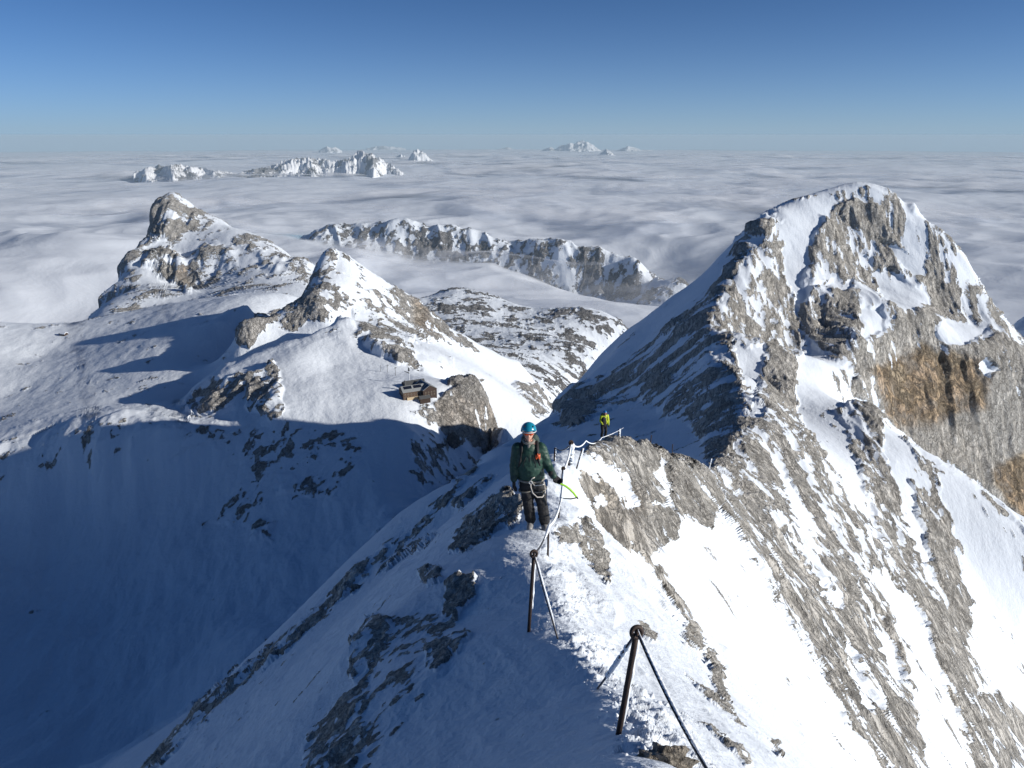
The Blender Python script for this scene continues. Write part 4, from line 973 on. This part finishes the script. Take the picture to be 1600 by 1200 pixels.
# ------------------------------------------------------------------ people
def hand(bm, wrist, dirv, side, curl=.6, s=1.0):
    """gloved hand: palm, four bent fingers of different length and a thumb from the side of the palm"""
    d = Vector(dirv).normalized(); sd = Vector(side).normalized(); sd = (sd-d*sd.dot(d)).normalized(); nrm = d.cross(sd)
    w = Vector(wrist); palm_end = w+d*.085*s
    for k in (-1.5, -.5, .5, 1.5): cap(bm, w+sd*k*.014*s, palm_end+sd*k*.021*s, .017*s, .014*s, 8)
    for k, ln in zip((-1.5, -.5, .5, 1.5), (.066, .080, .075, .058)):
        p = palm_end+sd*k*.021*s; dd = d.copy(); q = p
        for j in range(3):
            dd = (dd + nrm*curl*.55).normalized(); nq = q+dd*ln*s*(.45, .32, .23)[j]; cap(bm, q, nq, .0125*s, .0105*s, 8); q = nq
    t0 = w+d*.028*s-sd*.026*s; t1 = t0+(d*.6-sd*.8+nrm*.3).normalized()*.035*s; t2 = t1+(d*.9-sd*.1+nrm*.5).normalized()*.032*s
    cap(bm, t0, t1, .0145*s, .0125*s, 8); cap(bm, t1, t2, .0125*s, .011*s, 8)
def climber(base, rz, label, J, M, detail=True, extras=None):
    t = thing('person', label, 'person', base, rz)
    g = lambda k: Vector(J[k])
    vx = .011 if detail else .02
    # one continuous body: head with a face, neck, trunk, limbs
    bm = bmesh.new(); h = g('head')
    ell(bm, h, (.074, .092, .112)); ell(bm, h+Vector((0, -.030, -.055)), (.052, .058, .055))      # skull, jaw
    cap(bm, h+Vector((0, -.088, .012)), h+Vector((0, -.112, -.022)), .010, .015, 8)                # nose
    ell(bm, h+Vector((0, -.082, -.062)), (.026, .012, .007)); ell(bm, h+Vector((0, -.080, -.075)), (.022, .012, .007))   # lips
    ell(bm, h+Vector((0, -.072, -.100)), (.024, .020, .018))                                       # chin
    for sx in (-1, 1):
        ell(bm, h+Vector((sx*.076, .008, -.010)), (.010, .020, .030)); ell(bm, h+Vector((sx*.032, -.078, .018)), (.014, .010, .010))
    cap(bm, h+Vector((0, .01, -.08)), g('neck'), .056, .062, 10)
    chain(bm, [g('neck'), g('chest'), g('belly'), g('pelvis')], [.07, .13, .12, .13], 12)
    for s in 'lr':
        chain(bm, [g('neck'), g('sh'+s), g('el'+s), g('wr'+s)], [.06, .055, .042, .030], 10)
        chain(bm, [g('pelvis'), g('hip'+s), g('kn'+s), g('an'+s)], [.11, .085, .050, .030], 10)
        f = Vector(J.get('foot'+s, (0, -1, 0))).normalized(); cap(bm, g('an'+s)-Vector((0, 0, .07)), g('an'+s)+f*.11-Vector((0, 0, .085)), .025, .022, 8)
    obj('body', bm, M['skin'], t, remesh=vx, sm=2)
    # jacket
    bm = bmesh.new(); ch, be, pe = g('chest'), g('belly'), g('pelvis')
    loft(bm, [(pe+Vector((0, 0, -.03)), .205, .150), (pe+Vector((0, 0, .06)), .205, .155), (be, .212, .160), (be.lerp(ch, .5), .222, .160), (ch, .215, .150), (ch.lerp(g('neck'), .55), .165, .120), (g('neck'), .088, .088)], 20)
    for s in 'lr':
        chain(bm, [g('sh'+s).lerp(ch, .35), g('sh'+s), g('sh'+s).lerp(g('el'+s), .5), g('el'+s), g('el'+s).lerp(g('wr'+s), .55), g('wr'+s)], [.105, .092, .082, .070, .062, .050], 12)
    ell(bm, g('neck')+Vector((0, .065, .01)), (.12, .06, .055))                                    # hood lying on the shoulders
    jk = obj('jacket', bm, M['jacket'], t, remesh=vx, sm=3, wrinkle=.008)
    # collar
    bm = bmesh.new(); torus(bm, g('neck')+Vector((0, -.012, .035)), .074, .024, (0, -.15, 1), 20, 8); cap(bm, g('neck')+Vector((0, -.07, .03)), g('neck')+Vector((0, -.095, -.08)), .035, .02, 8)
    obj('collar', bm, M['collar'], t)
    # trousers
    bm = bmesh.new(); loft(bm, [(pe+Vector((0, 0, -.17)), .14, .12), (pe+Vector((0, 0, -.08)), .185, .145), (pe+Vector((0, 0, .03)), .185, .140)], 18)
    for s in 'lr':
        chain(bm, [g('hip'+s), g('hip'+s).lerp(g('kn'+s), .5), g('kn'+s), g('kn'+s).lerp(g('an'+s), .5), g('an'+s)+Vector((0, 0, .0))], [.112, .100, .084, .086, .084], 12)
    obj('trousers', bm, M['trousers'], t, remesh=vx, sm=3, wrinkle=.008)
    for s in 'lr':
        f = Vector(J.get('foot'+s, (0, -1, 0))).normalized(); a = g('an'+s); zf = J['ground'+s]
        bm = bmesh.new(); cap(bm, a+Vector((0, 0, .07)), Vector((a.x, a.y, zf+.07)), .062, .060, 12)
        cap(bm, Vector((a.x, a.y, zf+.055)), Vector((a.x, a.y, zf+.050))+f*.17, .058, .050, 12)
        b = obj('boot', bm, M['boot'], t, remesh=.010 if detail else .02, sm=1)
        bm = bmesh.new(); c0 = Vector((a.x, a.y, zf+.008)); sv = f.cross(Vector((0, 0, 1)))
        for k in (-1, 1): cap(bm, c0-f*.06+sv*k*.035, c0+f*.20+sv*k*.035, .010, .010, 6)
        for u in (-.04, .04, .12, .19):
            for k in (-1, 1): cap(bm, c0+f*u+sv*k*.035, c0+f*u+sv*k*.042-Vector((0, 0, .035)), .007, .002, 6)
        if detail: obj('crampon', bm, M_IRON, b)
        else: bm.free()
        bm = bmesh.new(); hand(bm, g('wr'+s), J['hd'+s], J['hs'+s], J.get('curl'+s, .5), 1.12)
        cap(bm, g('wr'+s)-Vector(J['hd'+s]).normalized()*.05, g('wr'+s)+Vector(J['hd'+s]).normalized()*.02, .048, .036, 10)
        obj('glove', bm, M['glove'], t)
    # helmet with a rim and vents
    bm = bmesh.new(); hc = h+Vector((0, .008, .038))
    bmesh.ops.create_uvsphere(bm, u_segments=24, v_segments=16, radius=1, matrix=Matrix.Translation(hc) @ Matrix.Diagonal((.112, .132, .116, 1)))
    bmesh.ops.delete(bm, geom=[v for v in bm.verts if v.co.z < hc.z-.008-.10*(v.co.y-hc.y)], context='VERTS')
    hm_ = obj('helmet', bm, M['helmet'], t); so_ = hm_.modifiers.new('t', 'SOLIDIFY'); so_.thickness = .012; so_.offset = 0
    bm = bmesh.new(); K = 26
    tube(bm, [hc+Vector((.113*math.cos(2*math.pi*i/K), .133*math.sin(2*math.pi*i/K), -.010-.10*.133*math.sin(2*math.pi*i/K))) for i in range(K+1)], .008, 6)
    obj('rim', bm, M_SILVER, hm_)
    for sx in (-1, 1):
        bm = bmesh.new(); ell(bm, hc+Vector((sx*.062, -.060, .083)), (.012, .026, .012), Matrix.Rotation(sx*.5, 3, 'Y')); obj('vent', bm, M_BLACK, hm_)
    # goggles or glasses
    bm = bmesh.new()
    for sx in (-1, 1): ell(bm, h+Vector((sx*.034, -.088, .014)), (.034, .020, .026))
    cap(bm, h+Vector((-.03, -.100, .018)), h+Vector((.03, -.100, .018)), .008, .008, 6)
    gl = obj('goggles', bm, M_LENS, t)
    for sx in (-1, 1):
        bm = bmesh.new(); cap(bm, h+Vector((sx*.064, -.075, .016)), h+Vector((sx*.080, .02, .012)), .006, .006, 6); obj('temple', bm, M_BLACK, gl)
    bm = bmesh.new()
    for sx in (-1, 1): tube(bm, [h+Vector((sx*.095, 0, .02)), h+Vector((sx*.075, -.03, -.06)), h+Vector((0, -.055, -.125))], .0055, 6)
    obj('chin_strap', bm, M_BLACK, t)
    # rucksack with shoulder straps
    bm = bmesh.new(); loft(bm, [(ch+Vector((.015, .20, -.36)), .13, .09), (ch+Vector((.015, .22, -.2)), .155, .115), (ch+Vector((.015, .21, .0)), .155, .115), (ch+Vector((.02, .19, .16)), .14, .10), (ch+Vector((.02, .18, .22)), .09, .06)], 18)
    pk = obj('rucksack', bm, M['pack'], t, remesh=.014 if detail else .025, sm=3, wrinkle=.006)
    for sx in (-1, 1):
        bm = bmesh.new(); tube(bm, [ch+Vector((sx*.10, .12, .13)), ch+Vector((sx*.115, -.02, .165)), ch+Vector((sx*.125, -.125, .06)), ch+Vector((sx*.135, -.150, -.08)), ch+Vector((sx*.165, -.10, -.20)), ch+Vector((sx*.17, .08, -.25))], [.020, .022, .022, .018, .012, .010], 8)
        obj('shoulder_strap', bm, M['strap'], pk)
    if extras: extras(t, g)
    return t
# first climber; x to the right of the picture, y away from the camera
fA = ground(829, 821, 8, 14); fB = ground(851, 818, 8, 14)
base1 = Vector(((fA.x+fB.x)/2-.02, 10.55, min(fA.z, fB.z)))
zc1 = ground_below(base1.x, base1.y)
base1.z = zc1
b_ = base1
def px_local(x, y, dy=0.0):
    """place on the climber seen at photo point x, y, at local depth dy"""
    th, T = unproj(x, y); Y = b_.y+dy; r = Y/math.cos(th); return Vector((r*math.sin(th)-b_.x, dy, r*float(T)-b_.z))
J1 = dict(head=px_local(826, 676), neck=px_local(826, 692, .03), chest=px_local(827, 706, .03), belly=px_local(828, 727, .02), pelvis=px_local(830, 743, .02),
  shl=px_local(809, 700, .03), ell=px_local(803, 728, .04), wrl=px_local(803, 749, -.02), shr=px_local(845, 700, .03), elr=px_local(856, 727, .0), wrr=px_local(865, 744, -.16),
  hipl=px_local(822, 755, .02), hipr=px_local(840, 755, .02), knl=px_local(825, 784, -.03), knr=px_local(847, 783, -.03), anl=px_local(829, 810, .05), anr=px_local(851, 809, .0),
  hdl=(.02, -.15, -1), hsl=(.3, 1, 0), hdr=(.75, -.35, -.6), hsr=(.5, .6, .6), curll=.45, curlr=1.2, footl=(-.12, -1, 0), footr=(.10, -1, 0))
for s in 'lr':
    a = J1['an'+s]; J1['ground'+s] = ground_below(b_.x+a.x, b_.y+a.y-.05)-b_.z+.01
    J1['an'+s] = Vector((a.x, a.y, J1['ground'+s]+.13))
    J1['kn'+s].z = (J1['an'+s].z+J1['hip'+s].z)/2
print('climber joints', {k: tuple(round(c, 2) for c in v) for k, v in J1.items() if isinstance(v, Vector)}, 'base', tuple(base1))
def gear1(t, g):
    ch, be, pe = g('chest'), g('belly'), g('pelvis')
    bm = bmesh.new(); box(bm, ch+Vector((.125, -.150, -.01)), (.075, .02, .055)); cap(bm, ch+Vector((.10, -.155, -.045)), ch+Vector((.155, -.15, .03)), .012, .008, 6); cap(bm, ch+Vector((.12, -.155, .03)), ch+Vector((.15, -.15, -.05)), .010, .012, 6)
    obj('orange_patch', bm, M_ORANGE, t)
    bm = bmesh.new(); cap(bm, ch+Vector((0, -.158, .02)), pe+Vector((.0, -.152, -.02)), .0045, .0045, 6); obj('zip', bm, M_BLACK, t)
    for sx in (-1, 1):
        bm = bmesh.new(); tube(bm, [ch+Vector((sx*.05, -.157, -.02)), ch+Vector((sx*.085, -.157, -.10)), ch+Vector((sx*.10, -.155, -.19))], .005, 6); obj('chest_pocket_zip', bm, M_BLACK, t)
    # harness: belt, leg loops, white lanyard hanging in a long loop
    bm = bmesh.new(); K = 24
    tube(bm, [pe+Vector((.197*math.cos(2*math.pi*i/K), .155*math.sin(2*math.pi*i/K), -.045)) for i in range(K+1)], .017, 6)
    hr = obj('harness', bm, M_GREY, t)
    for s in 'lr':
        bm = bmesh.new(); hp = g('hip'+s).lerp(g('kn'+s), .28)
        tube(bm, [hp+Vector((.118*math.cos(2*math.pi*i/K), .118*math.sin(2*math.pi*i/K), .02*math.cos(2*math.pi*i/K))) for i in range(K+1)], .011, 6); obj('leg_loop', bm, M_GREY, hr)
    bm = bmesh.new()
    tube(bm, [pe+Vector((-.01, -.165, -.02)), pe+Vector((-.012, -.19, -.10)), pe+Vector((.02, -.20, -.20)), pe+Vector((.09, -.20, -.27)), pe+Vector((.17, -.18, -.275)), pe+Vector((.215, -.10, -.24)), pe+Vector((.20, -.02, -.10))], .010, 8)
    tube(bm, [pe+Vector((-.01, -.165, -.02)), pe+Vector((.05, -.18, -.085)), pe+Vector((.13, -.18, -.075)), pe+Vector((.19, -.12, -.09))], .009, 8)
    tube(bm, [pe+Vector((-.01, -.17, -.02)), pe+Vector((.0, -.18, .03)), pe+Vector((.05, -.17, .05))], .009, 8)
    obj('lanyard', bm, M_ROPE, hr)
    for c, q in ((pe+Vector((-.012, -.185, -.03)), (0, 1, .2)), (pe+Vector((.19, -.06, -.10)), (1, .2, 0)), (pe+Vector((-.19, -.05, -.11)), (1, .2, 0))):
        bm = bmesh.new(); torus(bm, c, .026, .006, q, 14, 6); obj('carabiner', bm, M_SILVER, hr)
    # rope on the left forearm side and wrist cuffs
    for s in 'lr':
        bm = bmesh.new(); w = g('wr'+s); e = g('el'+s); d = (e-w).normalized(); cap(bm, w+d*.01, w+d*.07, .055, .056, 12); obj('cuff', bm, M_PACK, t)
MJ = dict(skin=M_SKIN, jacket=M_JACKET, collar=M_GREY, trousers=M_BLACK, boot=M_BOOT, glove=M_BLACK, helmet=M_TEAL, pack=M_PACK, strap=M_BLACK)
climber(base1, 0, 'climber in dark green jacket and teal helmet standing by the cable with an ice axe', J1, MJ, True, gear1)
# ice axe in the right hand of the picture: lime grip, dark head
ha = b_+J1['wrr']+Vector(J1['hdr']).normalized()*.075
def abs_px(x, y, Y):
    th, T = unproj(x, y); r = Y/math.cos(th); return Vector((r*math.sin(th), Y, r*float(T)))
tx = thing('ice_axe', 'curved ice axe with a lime green shaft held out by the green climber', 'ice axe', ha, 0)
k_ = [abs_px(x, y, b_.y-.20) for x, y in ((868, 753), (876, 756), (883, 759), (890, 764), (896, 770), (901, 777))]
bm = bmesh.new(); tube(bm, [p-ha for p in k_], [.015, .015, .016, .018, .018, .014], 10); obj('shaft', bm, M_LIME, tx)
bm = bmesh.new(); e_ = k_[-1]-ha; cap(bm, k_[-1]-ha, abs_px(903, 779, b_.y-.20)-ha, .018, .010, 8)
tube(bm, [abs_px(x, y, b_.y-.16)-ha for x, y in ((900, 778), (892, 779.5), (882, 779), (874, 777))], [.010, .010, .008, .003], 6); obj('axe_head', bm, M_IRON, tx)
# second climber further up the ridge, seen half from behind, head bowed
fc = ground(943, 683, 30, 70)
b2 = Vector((42*math.sin(float(unproj(943, 683)[0])), 42*math.cos(float(unproj(943, 683)[0])), at(943, 684, 42).z))
s2 = 1.0
J2 = dict(head=Vector((-.02, -.10, 1.60)), neck=Vector((0, -.02, 1.46)), chest=Vector((0, 0, 1.28)), belly=Vector((0, .0, 1.05)), pelvis=Vector((0, .02, .90)),
  shl=Vector((-.19, 0, 1.38)), ell=Vector((-.26, -.02, 1.10)), wrl=Vector((-.20, -.20, .95)), shr=Vector((.19, 0, 1.38)), elr=Vector((.27, .0, 1.08)), wrr=Vector((.24, -.10, .84)),
  hipl=Vector((-.10, .02, .84)), hipr=Vector((.10, .02, .84)), knl=Vector((-.11, -.04, .47)), knr=Vector((.11, -.06, .48)), anl=Vector((-.11, .03, .12)), anr=Vector((.12, .0, .12)),
  hdl=(.3, -.6, -.6), hsl=(.3, 1, 0), hdr=(0, -.2, -1), hsr=(.3, 1, 0), groundl=0.0, groundr=0.0)
M2 = dict(skin=M_SKIN, jacket=M_YELLOW, collar=M_BLACK, trousers=M_BLACK, boot=M_BLACK, glove=M_BLACK, helmet=M_BLUE, pack=M_BLACK, strap=M_BLACK)
def gear2(t, g):
    bm = bmesh.new(); ch, be, pe = g('chest'), g('belly'), g('pelvis')
    loft(bm, [(pe+Vector((-.05, -.07, -.02)), .19, .12), (be+Vector((-.05, -.07, 0)), .185, .12), (ch+Vector((-.06, -.06, 0)), .17, .12), (ch+Vector((-.05, -.04, .10)), .12, .08)], 16)
    obj('dark_vest', bm, M_BLACK, t, remesh=.02, sm=2)
climber(b2, math.radians(20), 'distant climber in a yellow green jacket and blue helmet on top of the ridge', J2, M2, False, gear2)
print('people', time.time()-T0)
# third climber, only the dark helmet and pack show over the crest
b3 = at(1026, 698, 50); b3.z -= 1.55
J3 = {k: (Vector(v) if isinstance(v, Vector) else v) for k, v in J2.items()}
M3 = dict(M2, jacket=M_BLACK, helmet=M_BLACK)
climber(b3, math.radians(200), 'climber behind the rocky crest, only a dark helmet and pack showing', J3, M3, False)
# ------------------------------------------------------------------ the hut on the saddle
M_WOOD = mat('brown_boards', (.095, .062, .045), .8, 0, .3, 1.2, .3)
M_WOODD = mat('dark_boards', (.045, .028, .022), .8, 0, .3, 1.2, .3)
M_ROOF = mat('grey_sheet_roof', (.34, .36, .37), .45, .2, .18, .8)
M_ROOFD = mat('dark_roof', (.10, .105, .11), .5, .1, .25, .8)
M_PANEL = mat('solar_panel', (.012, .016, .03), .15, 0, .2, 3)
M_PLASTER = mat('pale_plaster', (.52, .42, .28), .85, 0, .12, 1)
M_GLASS = mat('window_glass', (.03, .04, .06), .1, 0, .2, 3)
M_SNOWY = mat('roof_snow', (.74, .79, .87), .9, 0, .04, 1)
def gable(bm_wall, bm_roof, L_, W_, H, R, over=.5, th=.35):
    """walls with gables (length along x) and a pitched roof"""
    v = [Vector(p) for p in ((-L_/2, -W_/2, -4), (L_/2, -W_/2, -4), (L_/2, W_/2, -4), (-L_/2, W_/2, -4), (-L_/2, -W_/2, H), (L_/2, -W_/2, H), (L_/2, W_/2, H), (-L_/2, W_/2, H), (-L_/2, 0, H+R), (L_/2, 0, H+R))]
    q = [bm_wall.verts.new(p) for p in v]
    for f in ((0, 1, 5, 4), (2, 3, 7, 6), (3, 0, 4, 8, 7), (1, 2, 6, 9, 5), (3, 2, 1, 0)): bm_wall.faces.new([q[i] for i in f])
    bm_wall.faces.new((q[4], q[5], q[9], q[8])); bm_wall.faces.new((q[6], q[7], q[8], q[9]))
    for s in (-1, 1):
        k = R/(W_/2); y1 = s*(W_/2+over); z1 = H-over*k
        P = [Vector((-L_/2-over, 0, H+R+.03)), Vector((L_/2+over, 0, H+R+.03)), Vector((L_/2+over, y1, z1+.03)), Vector((-L_/2-over, y1, z1+.03))]
        U = [bm_roof.verts.new(p+Vector((0, 0, th))) for p in P]; D = [bm_roof.verts.new(p) for p in P]
        bm_roof.faces.new(U); bm_roof.faces.new(D[::-1])
        for i in range(4): bm_roof.faces.new((D[i], D[(i+1) % 4], U[(i+1) % 4], U[i]))
def sub(bm, M):
    bmesh.ops.transform(bm, matrix=M, verts=bm.verts)
hb_ = ground(646, 618, 500, 900)
HU = 1.38/ (FPX/ (hb_.y*CP - hb_.z*SP))           # metres per photo pixel at the hut
hut = thing('mountain_hut', 'large dark wooden mountain hut with solar panels on its roofs, on the snowy saddle', 'hut', hb_, 0)
def hut_px(x, y):      # place on the saddle seen at x, y, relative to the hut
    g = ground(x, y, 500, 900); return g-hb_
rw = math.radians(26)
# main wing: gable end faces left and towards the valley
def wing(cx, cy, cz, rz, L_, W_, H, R, wallm, roofm, name):
    M = Matrix.Translation((cx, cy, cz)) @ Matrix.Rotation(rz, 4, 'Z')
    bw, br = bmesh.new(), bmesh.new(); gable(bw, br, L_, W_, H, R)
    sub(bw, M); sub(br, M); w = obj(name+'_wall', bw, wallm, hut, False); r = obj(name+'_roof', br, roofm, hut, False)
    return M, w, r
def on_slope(M, L0, L1, f0, f1, W_, H, R, s, off, m, name, parent):
    bm = bmesh.new(); pts = []
    for l, f in ((L0, f0), (L1, f0), (L1, f1), (L0, f1)):
        y = s*W_/2*f; z = H+R*(1-f)+.35+.05+off; pts.append(Vector((l, y, z)))
    U = [bm.verts.new(p+Vector((0, 0, .12))) for p in pts]; D = [bm.verts.new(p) for p in pts]
    bm.faces.new(U); bm.faces.new(D[::-1])
    for i in range(4): bm.faces.new((D[i], D[(i+1) % 4], U[(i+1) % 4], U[i]))
    sub(bm, M); return obj(name, bm, m, parent, False)
sc_ = HU
MA, wa, ra = wing(-1*sc_, 0*sc_, 0, rw, 26*sc_, 15*sc_, 7.4*sc_, 4.6*sc_, M_WOOD, M_ROOF, 'main')
for l0, l1 in ((-11, -1.5), (0.5, 10)):
    on_slope(MA, l0*sc_, l1*sc_, .10, .58, 15*sc_, 7.4*sc_, 4.6*sc_, -1, 0, M_PANEL, 'solar_panel', ra)
MB, wb, rb_ = wing(13*sc_, 8*sc_, 0, rw-math.radians(84), 24*sc_, 17*sc_, 7.8*sc_, 5.0*sc_, M_WOODD, M_ROOF, 'cross')
for l0 in (-10.5, -6, -1.5, 3, 7.5):
    on_slope(MB, l0*sc_, (l0+3)*sc_, .15, .9, 17*sc_, 7.8*sc_, 5.0*sc_, 1, 0, M_PANEL, 'solar_panel', rb_)
    on_slope(MB, l0*sc_, (l0+3)*sc_, .15, .9, 17*sc_, 7.8*sc_, 5.0*sc_, -1, 0, M_PANEL, 'solar_panel', rb_)
MC, wc, rc2 = wing(-2*sc_, 22*sc_, 0, rw, 24*sc_, 14*sc_, 7*sc_, 4*sc_, M_WOODD, M_ROOFD, 'rear')
# windows and the pale plinth
for k, (M, L_, W_, side, zz) in enumerate(((MA, 26, 15, -1, 4.2), (MA, 26, 15, -1, 1.2), (MB, 24, 17, 1, 4.2))):
    for i in range(7):
        bm = bmesh.new(); x = (-L_/2+2.2+i*(L_-4.4)/6)*sc_
        box(bm, (x, side*(W_/2*sc_+.05), zz*sc_), (1.1, .16, 1.3)); sub(bm, M); f_ = obj('window', bm, M_SNOWY if k == 9 else M_PLASTER, hut, False)
        bm = bmesh.new(); box(bm, (x, side*(W_/2*sc_+.15), zz*sc_), (.85, .06, 1.05)); sub(bm, M); obj('pane', bm, M_GLASS, f_, False)
for i in range(3):
    bm = bmesh.new(); box(bm, (-13*sc_-.05, (-4+i*4)*sc_, 5*sc_), (.16, 1.1, 1.3)); sub(bm, MA); f_ = obj('window', bm, M_PLASTER, hut, False)
bm = bmesh.new(); box(bm, (1*sc_, -8.0*sc_, -1.5*sc_), (20*sc_, 1.0*sc_, 5*sc_)); sub(bm, MA); obj('plinth', bm, M_PLASTER, hut, False)
bm = bmesh.new(); cap(bm, (-6*sc_, 10*sc_, 6*sc_), (-6*sc_, 10*sc_, 15*sc_), 1.1*sc_, .8*sc_, 8); sub(bm, Matrix.Rotation(rw, 4, 'Z')); obj('chimney', bm, M_ROOFD, hut, False)
for i in range(4):
    for zz in (1.6, 4.6):
        bm = bmesh.new(); box(bm, (12*sc_+.06, (-5.4+i*3.6)*sc_, zz*sc_), (.16, 1.1, 1.3)); sub(bm, MB); f_ = obj('window', bm, M_PLASTER, hut, False)
        bm = bmesh.new(); box(bm, (12*sc_+.16, (-5.4+i*3.6)*sc_, zz*sc_), (.06, .85, 1.05)); sub(bm, MB); obj('pane', bm, M_GLASS, f_, False)
# shed below the hut
sp_ = ground(663, 625, 500, 900); shed = thing('shed', 'small dark shed with a snowy roof below the mountain hut', 'shed', sp_, rw)
bw, br = bmesh.new(), bmesh.new(); gable(bw, br, 12*sc_, 8*sc_, 3*sc_, 2.2*sc_, .4, .3); obj('wall', bw, M_WOODD, shed, False); obj('roof', br, M_ROOFD, shed, False)
bm = bmesh.new(); box(bm, (-6.1*sc_, 0, 1*sc_), (.2, 2*sc_, 3*sc_)); obj('door', bm, M_PLASTER, shed, False)
# masts
def mast(x, y, h, label, turb=True):
    p = ground(x, y, 500, 900); t = thing('wind_turbine' if turb else 'mast', label, 'wind turbine' if turb else 'mast', p, 0, 'masts by the hut')
    bm = bmesh.new(); cap(bm, (0, 0, -1), (0, 0, h*sc_), .22, .16, 8); obj('pole', bm, M_ROOFD, t)
    if turb:
        bm = bmesh.new(); cap(bm, (-.2*sc_, 0, h*sc_), (1.6*sc_, 0, h*sc_+.2), .35, .25, 8); obj('nacelle', bm, M_ROOFD, t)
        for a in (0.4, 2.5, 4.6):
            bm = bmesh.new(); cap(bm, (-.3*sc_, 0, h*sc_), (-.3*sc_, 1.9*sc_*math.cos(a), h*sc_+1.9*sc_*math.sin(a)), .18, .08, 6); obj('blade', bm, M_ROOFD, t)
mast(605, 582, 9, 'middle wind turbine on a pole left of the hut')
mast(617.5, 587, 10, 'wind turbine on a pole nearest the hut')
mast(594.5, 580, 8, 'bare thin pole left of the wind turbines', False)
mp = ground(639, 598, 500, 900); t = thing('weather_mast', 'tall weather mast with a white shaft behind the hut', 'mast', mp, 0)
bm = bmesh.new(); cap(bm, (0, 0, -1), (0, 0, 15*sc_), .45, .3, 8); obj('shaft', bm, M_SNOWY, t)
bm = bmesh.new(); cap(bm, (0, 0, 15*sc_), (0, 0, 18*sc_), .9, .7, 8); cap(bm, (-5*sc_, 0, 14*sc_), (0, 0, 12*sc_), .3, .5, 6); obj('sensor_arm', bm, M_ROOFD, t)
# little hut at the edge of the bowl
sp_ = ground(100, 524, 1300, 2600); s2_ = (sp_.y*CP-sp_.z*SP)/FPX
cab = thing('cabin', 'tiny dark stone cabin with a snowy roof at the far edge of the bowl', 'cabin', sp_, 0)
MM = Matrix.Rotation(math.radians(-20), 4, 'Z')
bw, br = bmesh.new(), bmesh.new(); gable(bw, br, 9*s2_, 7*s2_, 2.5*s2_, 2*s2_, .5, .8); sub(bw, MM); sub(br, MM); obj('wall', bw, M_WOODD, cab, False); obj('roof', br, M_SNOWY, cab, False)
bm = bmesh.new(); box(bm, (-7.5*s2_, 0, 1*s2_), (4*s2_, 3*s2_, 3*s2_)); sub(bm, MM); obj('annex', bm, M_WOODD, cab, False)
# ------------------------------------------------------------------ loose rocks
M_ROCKS = alpine_material('loose_rock', .02, rock_a=(.46, .42, .37), rock_b=(.34, .30, .25), bump=.8)
M_ROCKL = alpine_material('loose_boulder', .4, rock_a=(.30, .29, .28), rock_b=(.2, .19, .18), bump=.8)
def boulder(loc, size, label, m, seed, squash=(1, 1, .8), rock=1.2):
    bm = bmesh.new(); bmesh.ops.create_icosphere(bm, subdivisions=5, radius=1)
    me_ = np.array([v.co[:] for v in bm.verts]); n = me_
    d = .35*(1-2*np.abs(noise(n[:, 0]*1.1+seed, n[:, 1]*1.1+n[:, 2], seed))) + .16*(1-2*np.abs(noise(n[:, 0]*3+seed, n[:, 2]*3+n[:, 1]*2, seed+1))) + .05*noise(n[:, 1]*9, n[:, 2]*9+n[:, 0]*5, seed+2)
    for v, k in zip(bm.verts, d): v.co = Vector((v.co.x*squash[0], v.co.y*squash[1], v.co.z*squash[2]))*(1+float(k))*size
    o = obj('boulder', bm, m); o.location = loc
    a = o.data.attributes.new('rock', 'FLOAT', 'POINT'); a.data.foreach_set('value', np.full(len(o.data.vertices), rock, np.float32))
    return tag(o, label, 'rock')
p = ground(1040, 1188, 1.5, 4); boulder(p, .055, 'small tan rock sticking out of the snow at the bottom edge', M_ROCKS, 3, (1.5, .8, .9))
p = ground(706, 690, 300, 800); boulder(p, 8.5*(p.y*CP-p.z*SP)/FPX, 'big dark boulder standing in the shade below the hut', M_ROCKL, 5, (1, .8, 1.4))
p = ground(684, 697, 300, 800); boulder(p, 5*(p.y*CP-p.z*SP)/FPX, 'low dark slab left of the big dark boulder', M_ROCKL, 9, (1.8, 1, .5))
# crumbs of trodden snow and ice along the sunny side of the path: too many and too small to count
rng = random.Random(4); bm = bmesh.new(); n_ = 0
for i in range(300):
    t_ = rng.random(); y = 1190-330*t_; xc_ = np.interp(y, [860, 930, 1010, 1080, 1150, 1200], [850, 862, 895, 942, 985, 1012]); x = xc_ + rng.gauss(22, 26)*(1.2-.5*t_)
    p = ground(x, y, 1.5, 12, 1.6); s_ = rng.uniform(.003, .009)*(1+(rng.random() < .10)*1.6)
    M = Matrix.Translation(p+Vector((0, 0, s_*.2))) @ Matrix.Rotation(rng.random()*6, 4, (rng.random(), rng.random(), 1)) @ Matrix.Diagonal((s_*rng.uniform(.8, 1.7), s_, s_*rng.uniform(.5, .9), 1))
    r_ = bmesh.ops.create_icosphere(bm, subdivisions=2, radius=1, matrix=M)
    for v in r_['verts']: v.co += Vector((rng.uniform(-1, 1), rng.uniform(-1, 1), rng.uniform(-1, 1)))*s_*.16
o_ = obj('snow_crumbs', bm, M_RIME); o_['kind'] = 'stuff'; o_['label'] = 'crumbs of broken snow and ice along the trodden path'
print('objects', time.time()-T0)
